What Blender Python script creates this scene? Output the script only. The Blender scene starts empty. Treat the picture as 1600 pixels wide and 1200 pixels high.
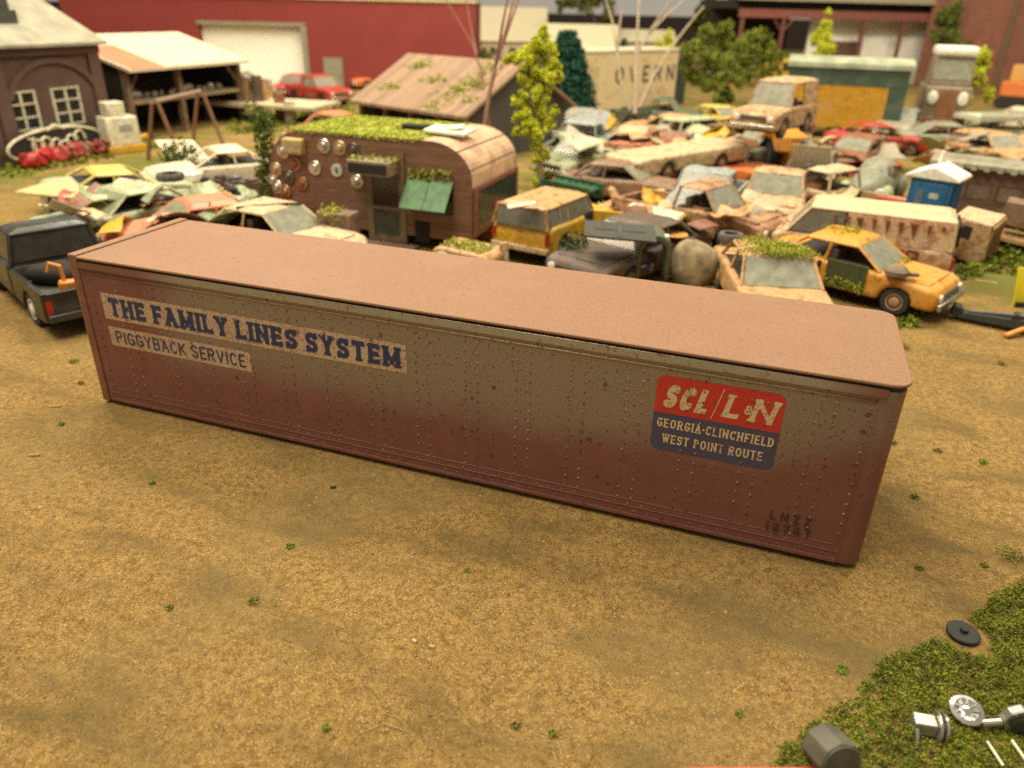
import bpy, bmesh, math, random
import numpy as np
from mathutils import Vector, Matrix, Euler

random.seed(7)
R = math.radians
PI = math.pi
S = bpy.context.scene
COL = S.collection

# ------------------------------------------------------------------ camera, world, lamps, exposure
CAM = (10.4708, -8.5525, 6.2902)
ROT = (1.1072, -0.0223, 0.3460)
FPX = 1175.35                       # focal length in photograph pixels (1600 wide)
cd = bpy.data.cameras.new('camera')
cam = bpy.data.objects.new('camera', cd)
COL.objects.link(cam)
cam.location = CAM
cam.rotation_euler = ROT
cd.sensor_fit = 'HORIZONTAL'
cd.sensor_width = 36
cd.lens = FPX / 1600 * 36
cd.clip_start = 0.05
cd.clip_end = 900
cd.dof.use_dof = True
cd.dof.focus_distance = 9.8
cd.dof.aperture_fstop = 0.36
S.camera = cam

W = bpy.data.worlds.new('World')
S.world = W
W.use_nodes = True
bg = W.node_tree.nodes['Background']
bg.inputs[0].default_value = (1.0, 0.89, 0.70, 1)
bg.inputs[1].default_value = 0.38


def lamp(loc, size, power, target):
    l = bpy.data.lights.new('ceiling_lamp', 'AREA')
    l.shape = 'RECTANGLE'
    l.size, l.size_y = size
    l.energy = power
    l.color = (1.0, 0.885, 0.68)
    o = bpy.data.objects.new('ceiling_lamp', l)
    COL.objects.link(o)
    o.location = loc
    o.rotation_euler = (Vector(target) - Vector(loc)).to_track_quat('-Z', 'Y').to_euler()


lamp((-7, -5, 42), (40, 12), 26000, (4, 3, 0))
lamp((-22, 34, 46), (40, 9), 33000, (-12, 50, 0))
lamp((26, 32, 46), (40, 9), 33000, (14, 52, 0))

S.view_settings.view_transform = 'Standard'
S.view_settings.look = 'None'
S.view_settings.gamma = 1
S.view_settings.use_curve_mapping = False
S.view_settings.exposure = 0.1
S.render.engine = 'CYCLES'
S.cycles.use_denoising = False
S.cycles.max_bounces = 6

CM = np.array(Euler(ROT, 'XYZ').to_matrix())
CC = np.array(CAM)


def ray(px, py):
    return CM @ np.array([px - 800, -(py - 600), -FPX])


def G(px, py, z=0.0):
    d = ray(px, py)
    return Vector(CC + d * ((z - CC[2]) / d[2]))


def VY(px, py, y):
    d = ray(px, py)
    return Vector(CC + d * ((y - CC[1]) / d[1]))


def VX(px, py, x):
    d = ray(px, py)
    return Vector(CC + d * ((x - CC[0]) / d[0]))


def DP(px, py, dep):
    return Vector(CC + ray(px, py) * (dep / FPX))


# ------------------------------------------------------------------ materials
MATS = {}


def newmat(name):
    m = bpy.data.materials.new(name)
    m.use_nodes = True
    nt = m.node_tree
    return m, nt, nt.nodes['Principled BSDF']


def N(nt, typ, **kw):
    n = nt.nodes.new(typ)
    for k, v in kw.items():
        setattr(n, k, v)
    return n


def noise(nt, co, scale, detail=4, rough=.6, dim='3D'):
    n = N(nt, 'ShaderNodeTexNoise')
    n.noise_dimensions = dim
    n.inputs['Scale'].default_value = scale
    n.inputs['Detail'].default_value = detail
    n.inputs['Roughness'].default_value = rough
    nt.links.new(co, n.inputs['Vector'])
    return n.outputs['Fac']


def smooth(nt, val, a, b, lo=0., hi=1.):
    n = N(nt, 'ShaderNodeMapRange')
    n.interpolation_type = 'SMOOTHSTEP'
    nt.links.new(val, n.inputs[0])
    n.inputs[1].default_value = a
    n.inputs[2].default_value = b
    n.inputs[3].default_value = lo
    n.inputs[4].default_value = hi
    return n.outputs[0]


def mth(nt, op, a, b=None, c=None):
    n = N(nt, 'ShaderNodeMath', operation=op)
    for i, v in enumerate((a, b, c)):
        if v is None:
            continue
        if isinstance(v, (int, float)):
            n.inputs[i].default_value = v
        else:
            nt.links.new(v, n.inputs[i])
    return n.outputs[0]


def mixc(nt, fac, a, b, blend='MIX'):
    n = N(nt, 'ShaderNodeMix', data_type='RGBA', blend_type=blend)
    if isinstance(fac, (int, float)):
        n.inputs[0].default_value = fac
    else:
        nt.links.new(fac, n.inputs[0])
    for i, v in ((6, a), (7, b)):
        if isinstance(v, tuple):
            n.inputs[i].default_value = (*v, 1)
        else:
            nt.links.new(v, n.inputs[i])
    return n.outputs[2]


def bump(nt, bsdf, h, strength=.3, dist=.02):
    b = N(nt, 'ShaderNodeBump')
    b.inputs['Strength'].default_value = strength
    b.inputs['Distance'].default_value = dist
    nt.links.new(h, b.inputs['Height'])
    nt.links.new(b.outputs[0], bsdf.inputs['Normal'])


def coords(nt, kind='Object'):
    return N(nt, 'ShaderNodeTexCoord').outputs[kind]


def offs(nt, co):
    # shift the pattern per object so repeats do not share it
    oi = N(nt, 'ShaderNodeObjectInfo')
    v = N(nt, 'ShaderNodeVectorMath', operation='ADD')
    nt.links.new(co, v.inputs[0])
    m = N(nt, 'ShaderNodeMath', operation='MULTIPLY')
    nt.links.new(oi.outputs['Random'], m.inputs[0])
    m.inputs[1].default_value = 40
    nt.links.new(m.outputs[0], v.inputs[1])
    return v.outputs[0]


def plain(name, col, rough=.7, var=.18, scale=6, metal=0., bmp=.0, bscale=40):
    key = ('plain', name)
    if key in MATS:
        return MATS[key]
    m, nt, b = newmat(name)
    co = offs(nt, coords(nt))
    f = noise(nt, co, scale, 5)
    dark = tuple(c * (1 - var * 1.6) for c in col)
    lite = tuple(min(1, c * (1 + var)) for c in col)
    nt.links.new(mixc(nt, smooth(nt, f, .3, .7), dark, lite), b.inputs['Base Color'])
    b.inputs['Roughness'].default_value = rough
    b.inputs['Metallic'].default_value = metal
    if bmp:
        bump(nt, b, noise(nt, co, bscale, 4), bmp, .02)
    MATS[key] = m
    return m


def paint(name, col, rust=.3, rough=.5, rustcol=(.13, .045, .018), scale=2.0):
    key = ('paint', name)
    if key in MATS:
        return MATS[key]
    m, nt, b = newmat(name)
    co = offs(nt, coords(nt))
    f1 = noise(nt, co, scale * 1.6, 8, .74)
    f2 = noise(nt, co, 11, 5, .6)
    f3 = noise(nt, co, 1.1, 3, .5)
    base = mixc(nt, smooth(nt, f2, .3, .75), tuple(c * .72 for c in col), tuple(min(1, c * 1.12) for c in col))
    base = mixc(nt, smooth(nt, f3, .45, .75, 0, .35), base, tuple(min(1, .5 * c + .16) for c in col))
    k = .67 - rust * .30
    rmask = smooth(nt, f1, k - .03, k + .05)
    # rust runs: streaks drawn out along z
    mp = N(nt, 'ShaderNodeMapping')
    mp.inputs['Scale'].default_value = (9, 9, 1.1)
    nt.links.new(co, mp.inputs[0])
    st = noise(nt, mp.outputs[0], 1, 4, .6)
    rmask2 = smooth(nt, st, .70 - rust * .12, .80 - rust * .1)
    rr = mixc(nt, f2, tuple(c * .6 for c in rustcol), tuple(min(1, c * 1.8) for c in rustcol))
    c1 = mixc(nt, mth(nt, 'MULTIPLY', rmask, .62), base, rr)
    c1 = mixc(nt, mth(nt, 'MULTIPLY', rmask2, .78), c1, rr)
    nt.links.new(c1, b.inputs['Base Color'])
    b.inputs['Roughness'].default_value = rough
    bump(nt, b, f2, .08, .02)
    MATS[key] = m
    return m


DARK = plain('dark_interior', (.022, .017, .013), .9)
RUBBER = plain('tyre_rubber', (.03, .03, .028), .85)
OLDRUBBER = plain('dusty_rubber', (.10, .095, .075), .9)
CHROME = plain('worn_chrome', (.55, .52, .45), .3, .2, 5, .9)
STEEL = plain('bright_steel', (.75, .75, .74), .18, .08, 5, 1.0)
RIM = plain('rim_tan', (.42, .24, .13), .5)
WHITE = plain('white_paint', (.78, .75, .66), .5)
LENS = plain('lamp_lens', (.75, .73, .6), .15)
REDLENS = plain('red_lens', (.35, .02, .015), .3)
GLASS = None


def dusty_glass(name, col, rough=.22, alpha=.75):
    key = ('glass', name)
    if key in MATS:
        return MATS[key]
    m, nt, b = newmat(name)
    co = offs(nt, coords(nt))
    f = noise(nt, co, 4, 5)
    nt.links.new(mixc(nt, smooth(nt, f, .3, .75), tuple(c * .8 for c in col), tuple(c * 1.12 for c in col)), b.inputs['Base Color'])
    b.inputs['Roughness'].default_value = rough
    b.inputs['Specular IOR Level'].default_value = .7
    nt.links.new(smooth(nt, f, .2, .8, alpha - .12, min(1, alpha + .08)), b.inputs['Alpha'])
    MATS[key] = m
    return m


GLASS = dusty_glass('dusty_glass', (.20, .20, .15))
DGLASS = dusty_glass('dark_glass', (.05, .05, .04), .15, .8)
PALEGLASS = dusty_glass('clouded_windscreen', (.30, .30, .22), .25, .78)


def foliage(name, c1, c2, c3, scale=3.0):
    key = ('fol', name)
    if key in MATS:
        return MATS[key]
    m, nt, b = newmat(name)
    co = coords(nt)
    f = noise(nt, co, scale, 3)
    f2 = noise(nt, co, scale * 9, 2)
    c = mixc(nt, smooth(nt, f, .35, .62), c1, c2)
    c = mixc(nt, smooth(nt, f2, .48, .7), c, c3)
    nt.links.new(c, b.inputs['Base Color'])
    b.inputs['Roughness'].default_value = .85
    b.inputs['Specular IOR Level'].default_value = .2
    MATS[key] = m
    return m


MOSS = foliage('roof_moss', (.21, .26, .025), (.34, .36, .045), (.46, .44, .09), 5)
TURF = foliage('ground_turf', (.065, .085, .013), (.19, .23, .022), (.31, .32, .04), 4.5)
LIME = foliage('lime_leaves', (.38, .41, .02), (.58, .60, .04), (.70, .70, .08), 1.2)
CONIFER = foliage('dark_conifer', (.014, .055, .034), (.022, .085, .052), (.04, .13, .075), 1.5)
BUSHG = foliage('bush_green', (.07, .10, .015), (.17, .20, .025), (.30, .30, .045), .8)
SHRUBG = foliage('shrub_green', (.04, .075, .012), (.08, .12, .018), (.14, .17, .03), 4)
GREYGREEN = foliage('greygreen_leaves', (.05, .075, .03), (.09, .12, .05), (.15, .18, .08), 7)


# ------------------------------------------------------------------ mesh helpers
class MB:
    def __init__(s):
        s.bm = bmesh.new()

    def poly(s, pts):
        vs = [s.bm.verts.new(p) for p in pts]
        return s.bm.faces.new(vs)

    def hull8(s, p):
        """box from 8 corners: bottom 4 (ccw from above) then top 4"""
        v = [s.bm.verts.new(q) for q in p]
        for f in ((3, 2, 1, 0), (4, 5, 6, 7), (0, 1, 5, 4), (1, 2, 6, 5), (2, 3, 7, 6), (3, 0, 4, 7)):
            s.bm.faces.new([v[i] for i in f])
        return s

    def box(s, c, d, rot=None):
        hx, hy, hz = d[0] / 2, d[1] / 2, d[2] / 2
        P = [(-hx, -hy, -hz), (hx, -hy, -hz), (hx, hy, -hz), (-hx, hy, -hz),
             (-hx, -hy, hz), (hx, -hy, hz), (hx, hy, hz), (-hx, hy, hz)]
        M = Euler(rot).to_matrix() if rot else None
        c = Vector(c)
        return s.hull8([c + (M @ Vector(p) if M else Vector(p)) for p in P])

    def bb(s, x0, x1, y0, y1, z0, z1):
        return s.box(((x0 + x1) / 2, (y0 + y1) / 2, (z0 + z1) / 2), (abs(x1 - x0), abs(y1 - y0), abs(z1 - z0)))

    def prism(s, prof, a, b, axis='y'):
        """extrude a closed 2D outline; axis y: outline (x,z); x: (y,z); z: (x,y)"""
        def P(u, v, t):
            return {'y': (u, t, v), 'x': (t, u, v), 'z': (u, v, t)}[axis]
        n = len(prof)
        A = [s.bm.verts.new(P(u, v, a)) for u, v in prof]
        B = [s.bm.verts.new(P(u, v, b)) for u, v in prof]
        s.bm.faces.new(A)
        s.bm.faces.new(B[::-1])
        for i in range(n):
            j = (i + 1) % n
            s.bm.faces.new((A[j], A[i], B[i], B[j]))
        return s

    def tube(s, path, r, n=8, cap=True):
        path = [Vector(p) for p in path]
        rs = r if isinstance(r, (list, tuple)) else [r] * len(path)
        rings = []
        up = None
        for i, p in enumerate(path):
            t = (path[min(i + 1, len(path) - 1)] - path[max(i - 1, 0)]).normalized()
            if up is None:
                up = Vector((0, 0, 1)) if abs(t.z) < .9 else Vector((1, 0, 0))
            x = t.cross(up).normalized()
            y = x.cross(t).normalized()
            up = y
            rings.append([s.bm.verts.new(p + (x * math.cos(a) + y * math.sin(a)) * rs[i])
                          for a in [2 * PI * k / n for k in range(n)]])
        for a, b in zip(rings, rings[1:]):
            for k in range(n):
                s.bm.faces.new((a[k], a[(k + 1) % n], b[(k + 1) % n], b[k]))
        if cap:
            s.bm.faces.new(rings[0][::-1])
            s.bm.faces.new(rings[-1])
        return s

    def lathe(s, prof, c=(0, 0, 0), axis='z', n=20):
        """prof list of (r,h)"""
        c = Vector(c)
        rings = []
        for r, h in prof:
            ring = []
            for k in range(n):
                a = 2 * PI * k / n
                u, v = max(r, 1e-4) * math.cos(a), max(r, 1e-4) * math.sin(a)
                q = {'z': (u, v, h), 'y': (u, h, v), 'x': (h, u, v)}[axis]
                ring.append(s.bm.verts.new(c + Vector(q)))
            rings.append(ring)
        for a, b in zip(rings, rings[1:]):
            for k in range(n):
                s.bm.faces.new((a[k], a[(k + 1) % n], b[(k + 1) % n], b[k]))
        s.bm.faces.new(rings[0][::-1])
        s.bm.faces.new(rings[-1])
        return s

    def blob(s, c, r, seed=0, amp=.2, sub=3):
        t = bmesh.new()
        bmesh.ops.create_icosphere(t, subdivisions=sub, radius=1)
        rnd = random.Random(seed)
        dirs = [(Vector((rnd.uniform(-1, 1), rnd.uniform(-1, 1), rnd.uniform(-1, 1))).normalized(), rnd.uniform(-amp, amp)) for _ in range(14)]
        vm = {}
        for v in t.verts:
            k = 1 + sum(a * max(0, v.co.normalized().dot(d)) ** 3 for d, a in dirs)
            vm[v.index] = s.bm.verts.new((c[0] + v.co.x * r[0] * k, c[1] + v.co.y * r[1] * k, c[2] + v.co.z * r[2] * k))
        for f in t.faces:
            s.bm.faces.new([vm[v.index] for v in f.verts])
        t.free()
        return s

    def leaves(s, c, r, n, size, rnd, shell=.35):
        """n leaf faces spread through an ellipsoid"""
        for _ in range(n):
            d = Vector((rnd.gauss(0, 1), rnd.gauss(0, 1), rnd.gauss(0, 1))).normalized()
            k = rnd.uniform(shell, 1.08) ** .6
            p = Vector((c[0] + d.x * r[0] * k, c[1] + d.y * r[1] * k, c[2] + d.z * r[2] * k))
            a = Vector((rnd.gauss(0, 1), rnd.gauss(0, 1), rnd.gauss(0, 1))).normalized()
            b = a.orthogonal().normalized()
            q = Matrix.Rotation(rnd.uniform(0, 6.28), 3, a)
            b = q @ b
            e = a.cross(b)
            z = size * rnd.uniform(.6, 1.4)
            s.poly([p + b * z, p + e * z * .55, p - b * z * .8, p - e * z * .55])
        return s

    def build(s, name, mat, parent=None, bevel=0, sm=False, ang=35, segs=2):
        bmesh.ops.recalc_face_normals(s.bm, faces=s.bm.faces)
        me = bpy.data.meshes.new(name)
        s.bm.to_mesh(me)
        s.bm.free()
        for m in (mat if isinstance(mat, (list, tuple)) else [mat]):
            me.materials.append(m)
        if sm or bevel:
            me.polygons.foreach_set('use_smooth', [True] * len(me.polygons))
            me.set_sharp_from_angle(angle=R(ang))
        o = bpy.data.objects.new(name, me)
        COL.objects.link(o)
        if parent:
            o.parent = parent
        if bevel:
            md = o.modifiers.new('bevel', 'BEVEL')
            md.width = bevel
            md.segments = segs
            md.limit_method = 'ANGLE'
            md.angle_limit = R(30)
            md.harden_normals = False
            me.polygons.foreach_set('use_smooth', [False] * len(me.polygons))
            me.polygons.foreach_set('use_smooth', [True] * len(me.polygons))
        return o


def tag(o, label=None, cat=None, group=None, kind=None):
    if label:
        o['label'] = label
    if cat:
        o['category'] = cat
    if group:
        o['group'] = group
    if kind:
        o['kind'] = kind
    return o


def thing(name, label, cat, loc=(0, 0, 0), rz=0, group=None, rot=None, s=1):
    o = bpy.data.objects.new(name, None)
    COL.objects.link(o)
    o.location = loc
    o.rotation_euler = rot if rot else (0, 0, rz)
    o.scale = (s, s, s)
    o.empty_display_size = .2
    return tag(o, label, cat, group)


def heading(at, aim, z=0):
    p, q = G(*at, z), G(*aim, z)
    return p, math.atan2(q.y - p.y, q.x - p.x)


# ------------------------------------------------------------------ lettering: stroke glyphs -> one filled mesh
def arc(cx, cy, rx, ry, a0, a1, n=14):
    return [(cx + rx * math.cos(R(a0 + (a1 - a0) * i / n)), cy + ry * math.sin(R(a0 + (a1 - a0) * i / n))) for i in range(n + 1)]


S_ = arc(.5, .75, .5, .25, 20, 180) + arc(.5, .75, .5, .25, 180, 270)[1:] + arc(.5, .25, .5, .25, 90, 0)[1:] + arc(.5, .25, .5, .25, 0, -160)[1:]
C_ = arc(.5, .5, .5, .5, 40, 320, 22)
# glyph: (width, strokes, foot slab x, head slab x)
FONT = {
    'A': (.95, [[(0, 0), (.5, 1)], [(1, 0), (.5, 1)], [(.2, .33), (.8, .33)]], [0, 1], [.42]),
    'B': (.85, [[(0, 0), (0, 1)], [(0, 1), (.6, 1)] + arc(.6, .76, .35, .24, 90, -90, 8) + [(0, .52)], [(0, .52), (.62, .52)] + arc(.62, .26, .38, .26, 90, -90, 8) + [(0, 0)]], [0], [0]),
    'C': (.88, [C_], [], []),
    'D': (.88, [[(0, 0), (0, 1)], [(0, 1), (.5, 1)] + arc(.5, .5, .5, .5, 90, -90) + [(0, 0)]], [0], [0]),
    'E': (.78, [[(0, 0), (0, 1)], [(0, 1), (1, 1)], [(0, .5), (.8, .5)], [(0, 0), (1, 0)]], [0], [0]),
    'F': (.76, [[(0, 0), (0, 1)], [(0, 1), (1, 1)], [(0, .5), (.8, .5)]], [0], [0]),
    'G': (.92, [arc(.5, .5, .5, .5, 40, 350, 22), [(.55, .45), (1, .45)], [(1, .45), (1, .12)]], [], []),
    'H': (.9, [[(0, 0), (0, 1)], [(1, 0), (1, 1)], [(0, .5), (1, .5)]], [0, 1], [0, 1]),
    'I': (.30, [[(.5, 0), (.5, 1)]], [.5], [.5]),
    'K': (.88, [[(0, 0), (0, 1)], [(0, .38), (1, 1)], [(.3, .56), (1, 0)]], [0, 1], [0, 1]),
    'L': (.75, [[(0, 0), (0, 1)], [(0, 0), (1, 0)]], [0], [0]),
    'M': (1.08, [[(0, 0), (0, 1)], [(1, 0), (1, 1)], [(0, 1), (.5, .15)], [(1, 1), (.5, .15)]], [0, 1], [0, 1]),
    'N': (.92, [[(0, 0), (0, 1)], [(1, 0), (1, 1)], [(0, 1), (1, 0)]], [0], [0, 1]),
    'O': (.95, [arc(.5, .5, .5, .5, 0, 360, 26)], [], []),
    'P': (.82, [[(0, 0), (0, 1)], [(0, 1), (.6, 1)] + arc(.6, .74, .4, .26, 90, -90, 8) + [(0, .48)]], [0], [0]),
    'R': (.88, [[(0, 0), (0, 1)], [(0, 1), (.6, 1)] + arc(.6, .75, .38, .25, 90, -90, 8) + [(0, .5)], [(.5, .5), (1, 0)]], [0, 1], [0]),
    'S': (.82, [S_], [], []),
    'T': (.85, [[(0, 1), (1, 1)], [(.5, 0), (.5, 1)]], [.5], []),
    'U': (.9, [[(0, 1), (0, .35)] + arc(.5, .35, .5, .35, 180, 360) + [(1, 1)]], [], [0, 1]),
    'V': (.92, [[(0, 1), (.5, 0)], [(1, 1), (.5, 0)]], [], [0, 1]),
    'W': (1.25, [[(0, 1), (.25, 0)], [(.25, 0), (.5, .8)], [(.5, .8), (.75, 0)], [(.75, 0), (1, 1)]], [], [0, .5, 1]),
    'Y': (.9, [[(0, 1), (.5, .48)], [(1, 1), (.5, .48)], [(.5, .48), (.5, 0)]], [.5], [0, 1]),
    'Z': (.8, [[(0, 1), (1, 1)], [(1, 1), (0, 0)], [(0, 0), (1, 0)]], [], []),
    '1': (.45, [[(.6, 0), (.6, 1)], [(.1, .8), (.6, 1)]], [.6], []),
    '2': (.8, [arc(.5, .7, .5, .3, 160, -30, 12) + [(0, 0)], [(0, 0), (1, 0)]], [], []),
    '7': (.8, [[(0, 1), (1, 1)], [(1, 1), (.35, 0)]], [], []),
    '8': (.85, [arc(.5, .75, .42, .25, 0, 360, 16), arc(.5, .25, .5, .25, 0, 360, 16)], [], []),
    '0': (.85, [arc(.5, .5, .5, .5, 0, 360, 20)], [], []),
    '·': (.25, [[(.5, .45), (.5, .55)]], [], []),
    '&': (.62, [arc(.45, .74, .3, .26, -20, 200, 10) + [(1, 0)], arc(.42, .27, .42, .27, 110, 330, 12) + [(1, .5)]], [], []),
    '/': (.6, [[(0, -.12), (1, 1.12)]], [], []),
}


def glyph_field(ch, w, h, t, slab, X, Z):
    _, strokes, foot, head = FONT[ch]
    iw, ih = w - t, h - t
    D = np.full(X.shape, 9.)

    def seg(a, b, ra, ext):
        ax, ay, bx, by = a[0], a[1], b[0], b[1]
        L = math.hypot(bx - ax, by - ay) + 1e-9
        ux, uy = (bx - ax) / L, (by - ay) / L
        px, py = X - ax, Z - ay
        s_ = px * ux + py * uy
        q = np.abs(-px * uy + py * ux)
        return np.maximum(np.maximum(-s_ - ext, s_ - L - ext), q - ra)

    for st in strokes:
        P = [(t / 2 + u * iw, t / 2 + v * ih) for u, v in st]
        if len(P) == 2:
            dg = abs(P[0][0] - P[1][0]) > 1e-6 and abs(P[0][1] - P[1][1]) > 1e-6
            D = np.minimum(D, seg(P[0], P[1], t / 2 * (.78 if dg and ch in 'MNW' else .92 if dg else 1), t / 2))
        else:
            for a, b in zip(P, P[1:]):
                L2 = (b[0] - a[0]) ** 2 + (b[1] - a[1]) ** 2 + 1e-9
                k = np.clip(((X - a[0]) * (b[0] - a[0]) + (Z - a[1]) * (b[1] - a[1])) / L2, 0, 1)
                D = np.minimum(D, np.hypot(X - a[0] - k * (b[0] - a[0]), Z - a[1] - k * (b[1] - a[1])) - t / 2)
    lo, hi = 0, w
    if ch == '/':
        return D
    if slab:
        e = t * .27
        sh = t * .66
        for xs, z0 in [(x, 0) for x in foot] + [(x, h - sh) for x in head]:
            cx = t / 2 + xs * iw
            D = np.minimum(D, np.maximum(np.abs(X - cx) - t / 2 - e, np.abs(Z - z0 - sh / 2) - sh / 2))
        if ch in 'TEFLZ':
            tick = t * 1.15
            ends = {'T': [(0, h - tick), (w - t * .6, h - tick)], 'E': [(w - t * .6, h - tick), (w - t * .6, 0)],
                    'F': [(w - t * .6, h - tick)], 'L': [(w - t * .6, 0)], 'Z': []}[ch]
            for x0, z0 in ends:
                D = np.minimum(D, np.maximum(np.abs(X - x0 - t * .3) - t * .3, np.abs(Z - z0 - tick / 2) - tick / 2))
        if ch in 'SCG':
            tk = t * 1.25
            D = np.minimum(D, np.maximum(np.abs(X - w + t * .3) - t * .3, np.abs(Z - h + tk / 2) - tk / 2))
            if ch == 'S':
                D = np.minimum(D, np.maximum(np.abs(X - t * .3) - t * .3, np.abs(Z - tk / 2) - tk / 2))
        lo, hi = -e, w + e
    return np.maximum(D, np.maximum(np.maximum(lo - X, X - hi), np.maximum(-Z, Z - h)))


def text_mesh(mb, text, x0, x1, z0, z1, y, weight=.2, slab=False, shear=0., gap=.16, space=.38, res=30, mapf=None):
    """filled letters on the plane y (facing -y), fitted between x0..x1, one mesh"""
    h = z1 - z0
    t = weight * h
    tot = 0
    for i, c in enumerate(text):
        tot += space if c == ' ' else FONT[c][0]
        if i < len(text) - 1:
            tot += gap
    k = (x1 - x0 - shear * h) / tot
    x = x0
    cell = h / res
    for c in text:
        if c == ' ':
            x += (space + gap) * k
            continue
        w = max(FONT[c][0] * k, t * 1.05)
        nx, nz = int((w + 2 * t) / cell) + 2, res + 6
        gx = np.arange(nx + 1) * cell - t
        gz = np.arange(nz + 1) * cell - 3 * cell
        X, Z = np.meshgrid(gx, gz, indexing='ij')
        D = glyph_field(c, w, h, t, slab, X, Z)

        def P(u, v):
            q = (x + u + shear * v, z0 + v)
            return mapf(*q) if mapf else (q[0], y, q[1])
        for j in range(nz):
            i = 0
            while i < nx:
                v = (D[i, j], D[i + 1, j], D[i + 1, j + 1], D[i, j + 1])
                if all(q <= 0 for q in v):
                    i2 = i
                    while i2 + 1 < nx and max(D[i2 + 1, j], D[i2 + 2, j], D[i2 + 2, j + 1], D[i2 + 1, j + 1]) <= 0:
                        i2 += 1
                    mb.poly([P(gx[i], gz[j]), P(gx[i2 + 1], gz[j]), P(gx[i2 + 1], gz[j + 1]), P(gx[i], gz[j + 1])])
                    i = i2 + 1
                    continue
                if any(q < 0 for q in v):
                    cs = [(gx[i], gz[j]), (gx[i + 1], gz[j]), (gx[i + 1], gz[j + 1]), (gx[i], gz[j + 1])]
                    out = []
                    for a in range(4):
                        b = (a + 1) % 4
                        if v[a] <= 0:
                            out.append(cs[a])
                        if (v[a] <= 0) != (v[b] <= 0):
                            f = v[a] / (v[a] - v[b])
                            out.append((cs[a][0] + f * (cs[b][0] - cs[a][0]), cs[a][1] + f * (cs[b][1] - cs[a][1])))
                    if len(out) >= 3:
                        mb.poly([P(*q) for q in out])
                i += 1
        x += (FONT[c][0] + gap) * k


# ------------------------------------------------------------------ ground
def sand_material():
    m, nt, b = newmat('sandy_ground')
    co = coords(nt)
    big = noise(nt, co, .27, 6, .62)
    mpp = N(nt, 'ShaderNodeMapping')
    mpp.inputs['Rotation'].default_value = (0, 0, R(-24))
    mpp.inputs['Scale'].default_value = (.5, 1.35, 1)
    nt.links.new(co, mpp.inputs[0])
    mid = noise(nt, mpp.outputs[0], .8, 8, .66)
    fine = noise(nt, co, 11, 7, .75)
    grain = noise(nt, co, 68, 3, .9)
    v = N(nt, 'ShaderNodeTexVoronoi')
    v.inputs['Scale'].default_value = 72
    nt.links.new(co, v.inputs['Vector'])
    sand = mixc(nt, smooth(nt, fine, .32, .68), (.155, .090, .022), (.405, .25, .074))
    sand = mixc(nt, smooth(nt, grain, .50, .72, 0, .8), sand, (.54, .37, .13))
    sand = mixc(nt, smooth(nt, grain, .46, .30, 0, .8), sand, (.075, .043, .015))
    vc = N(nt, 'ShaderNodeSeparateColor')
    nt.links.new(v.outputs['Color'], vc.inputs[0])
    sand = mixc(nt, smooth(nt, vc.outputs[0], .93, .96, 0, .7), sand, (.60, .43, .2))
    sand = mixc(nt, smooth(nt, vc.outputs[1], .90, .94, 0, .7), sand, (.055, .032, .015))
    stain = mth(nt, 'MULTIPLY', smooth(nt, mth(nt, 'MULTIPLY_ADD', fine, .25, mth(nt, 'SUBTRACT', mid, .125)), .47, .66), .64)
    sand = mixc(nt, stain, sand, mixc(nt, fine, (.085, .057, .018), (.18, .128, .046)))
    grey = mth(nt, 'MULTIPLY', smooth(nt, big, .5, .66), .40)
    sand = mixc(nt, grey, sand, (.22, .165, .062))
    # greenish scatter towards the yard behind
    sp = N(nt, 'ShaderNodeSeparateXYZ')
    nt.links.new(co, sp.inputs[0])
    far = smooth(nt, sp.outputs[1], 7, 14)
    gm = mth(nt, 'MULTIPLY', far, smooth(nt, noise(nt, co, .35, 5, .65), .46, .58))
    green = mixc(nt, fine, (.08, .10, .012), (.16, .17, .025))
    sand = mixc(nt, mth(nt, 'MULTIPLY', gm, .8), sand, green)
    nt.links.new(sand, b.inputs['Base Color'])
    b.inputs['Roughness'].default_value = .9
    b.inputs['Specular IOR Level'].default_value = .25
    hsum = mth(nt, 'ADD', mth(nt, 'MULTIPLY', fine, .6), mth(nt, 'MULTIPLY', grain, .55))
    bump(nt, b, hsum, .75, .05)
    return m


SAND = sand_material()


def axis(a, b, fa, fb, dn, df):
    """coarse-fine-coarse grid lines"""
    v = []
    x = a
    while x < b:
        v.append(x)
        d = 0 if fa <= x <= fb else min(abs(x - fa), abs(x - fb))
        x += dn + d * df
    v.append(b)
    return v


def vnoise(x, y, s, seed):
    from mathutils import noise as mn
    return mn.noise(Vector((x * s + seed * 17.3, y * s - seed * 5.1, seed * 3.7)))


def ground_h(x, y):
    k = 1.0 if y < -.4 else max(0., 1 - (y + .4) * 2.5)
    if x > 12.6 or x < -.4:
        k = max(k, min(1, (x - 12.6) * 1.5 if x > 12.6 else (-.4 - x) * 1.5))
    if y > 8:
        k = min(k, max(.0, 1 - (y - 8) * .5))
    h = .10 * vnoise(x, y, .45, 1) + .035 * vnoise(x, y, 1.7, 2)
    h += .016 * vnoise(x, y, 5, 3)
    return h * k - .012


xs = axis(-320, 320, 1, 16, .07, .16)
ys = axis(-14, 620, -6.2, 2.5, .07, .16)
verts = [(x, y, ground_h(x, y)) for x in xs for y in ys]
ny = len(ys)
faces = [(i * ny + j, (i + 1) * ny + j, (i + 1) * ny + j + 1, i * ny + j + 1) for i in range(len(xs) - 1) for j in range(ny - 1)]
me = bpy.data.meshes.new('ground')
me.from_pydata(verts, [], faces)
me.polygons.foreach_set('use_smooth', [True] * len(me.polygons))
me.materials.append(SAND)
go = bpy.data.objects.new('ground', me)
COL.objects.link(go)
tag(go, kind='structure')


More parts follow.
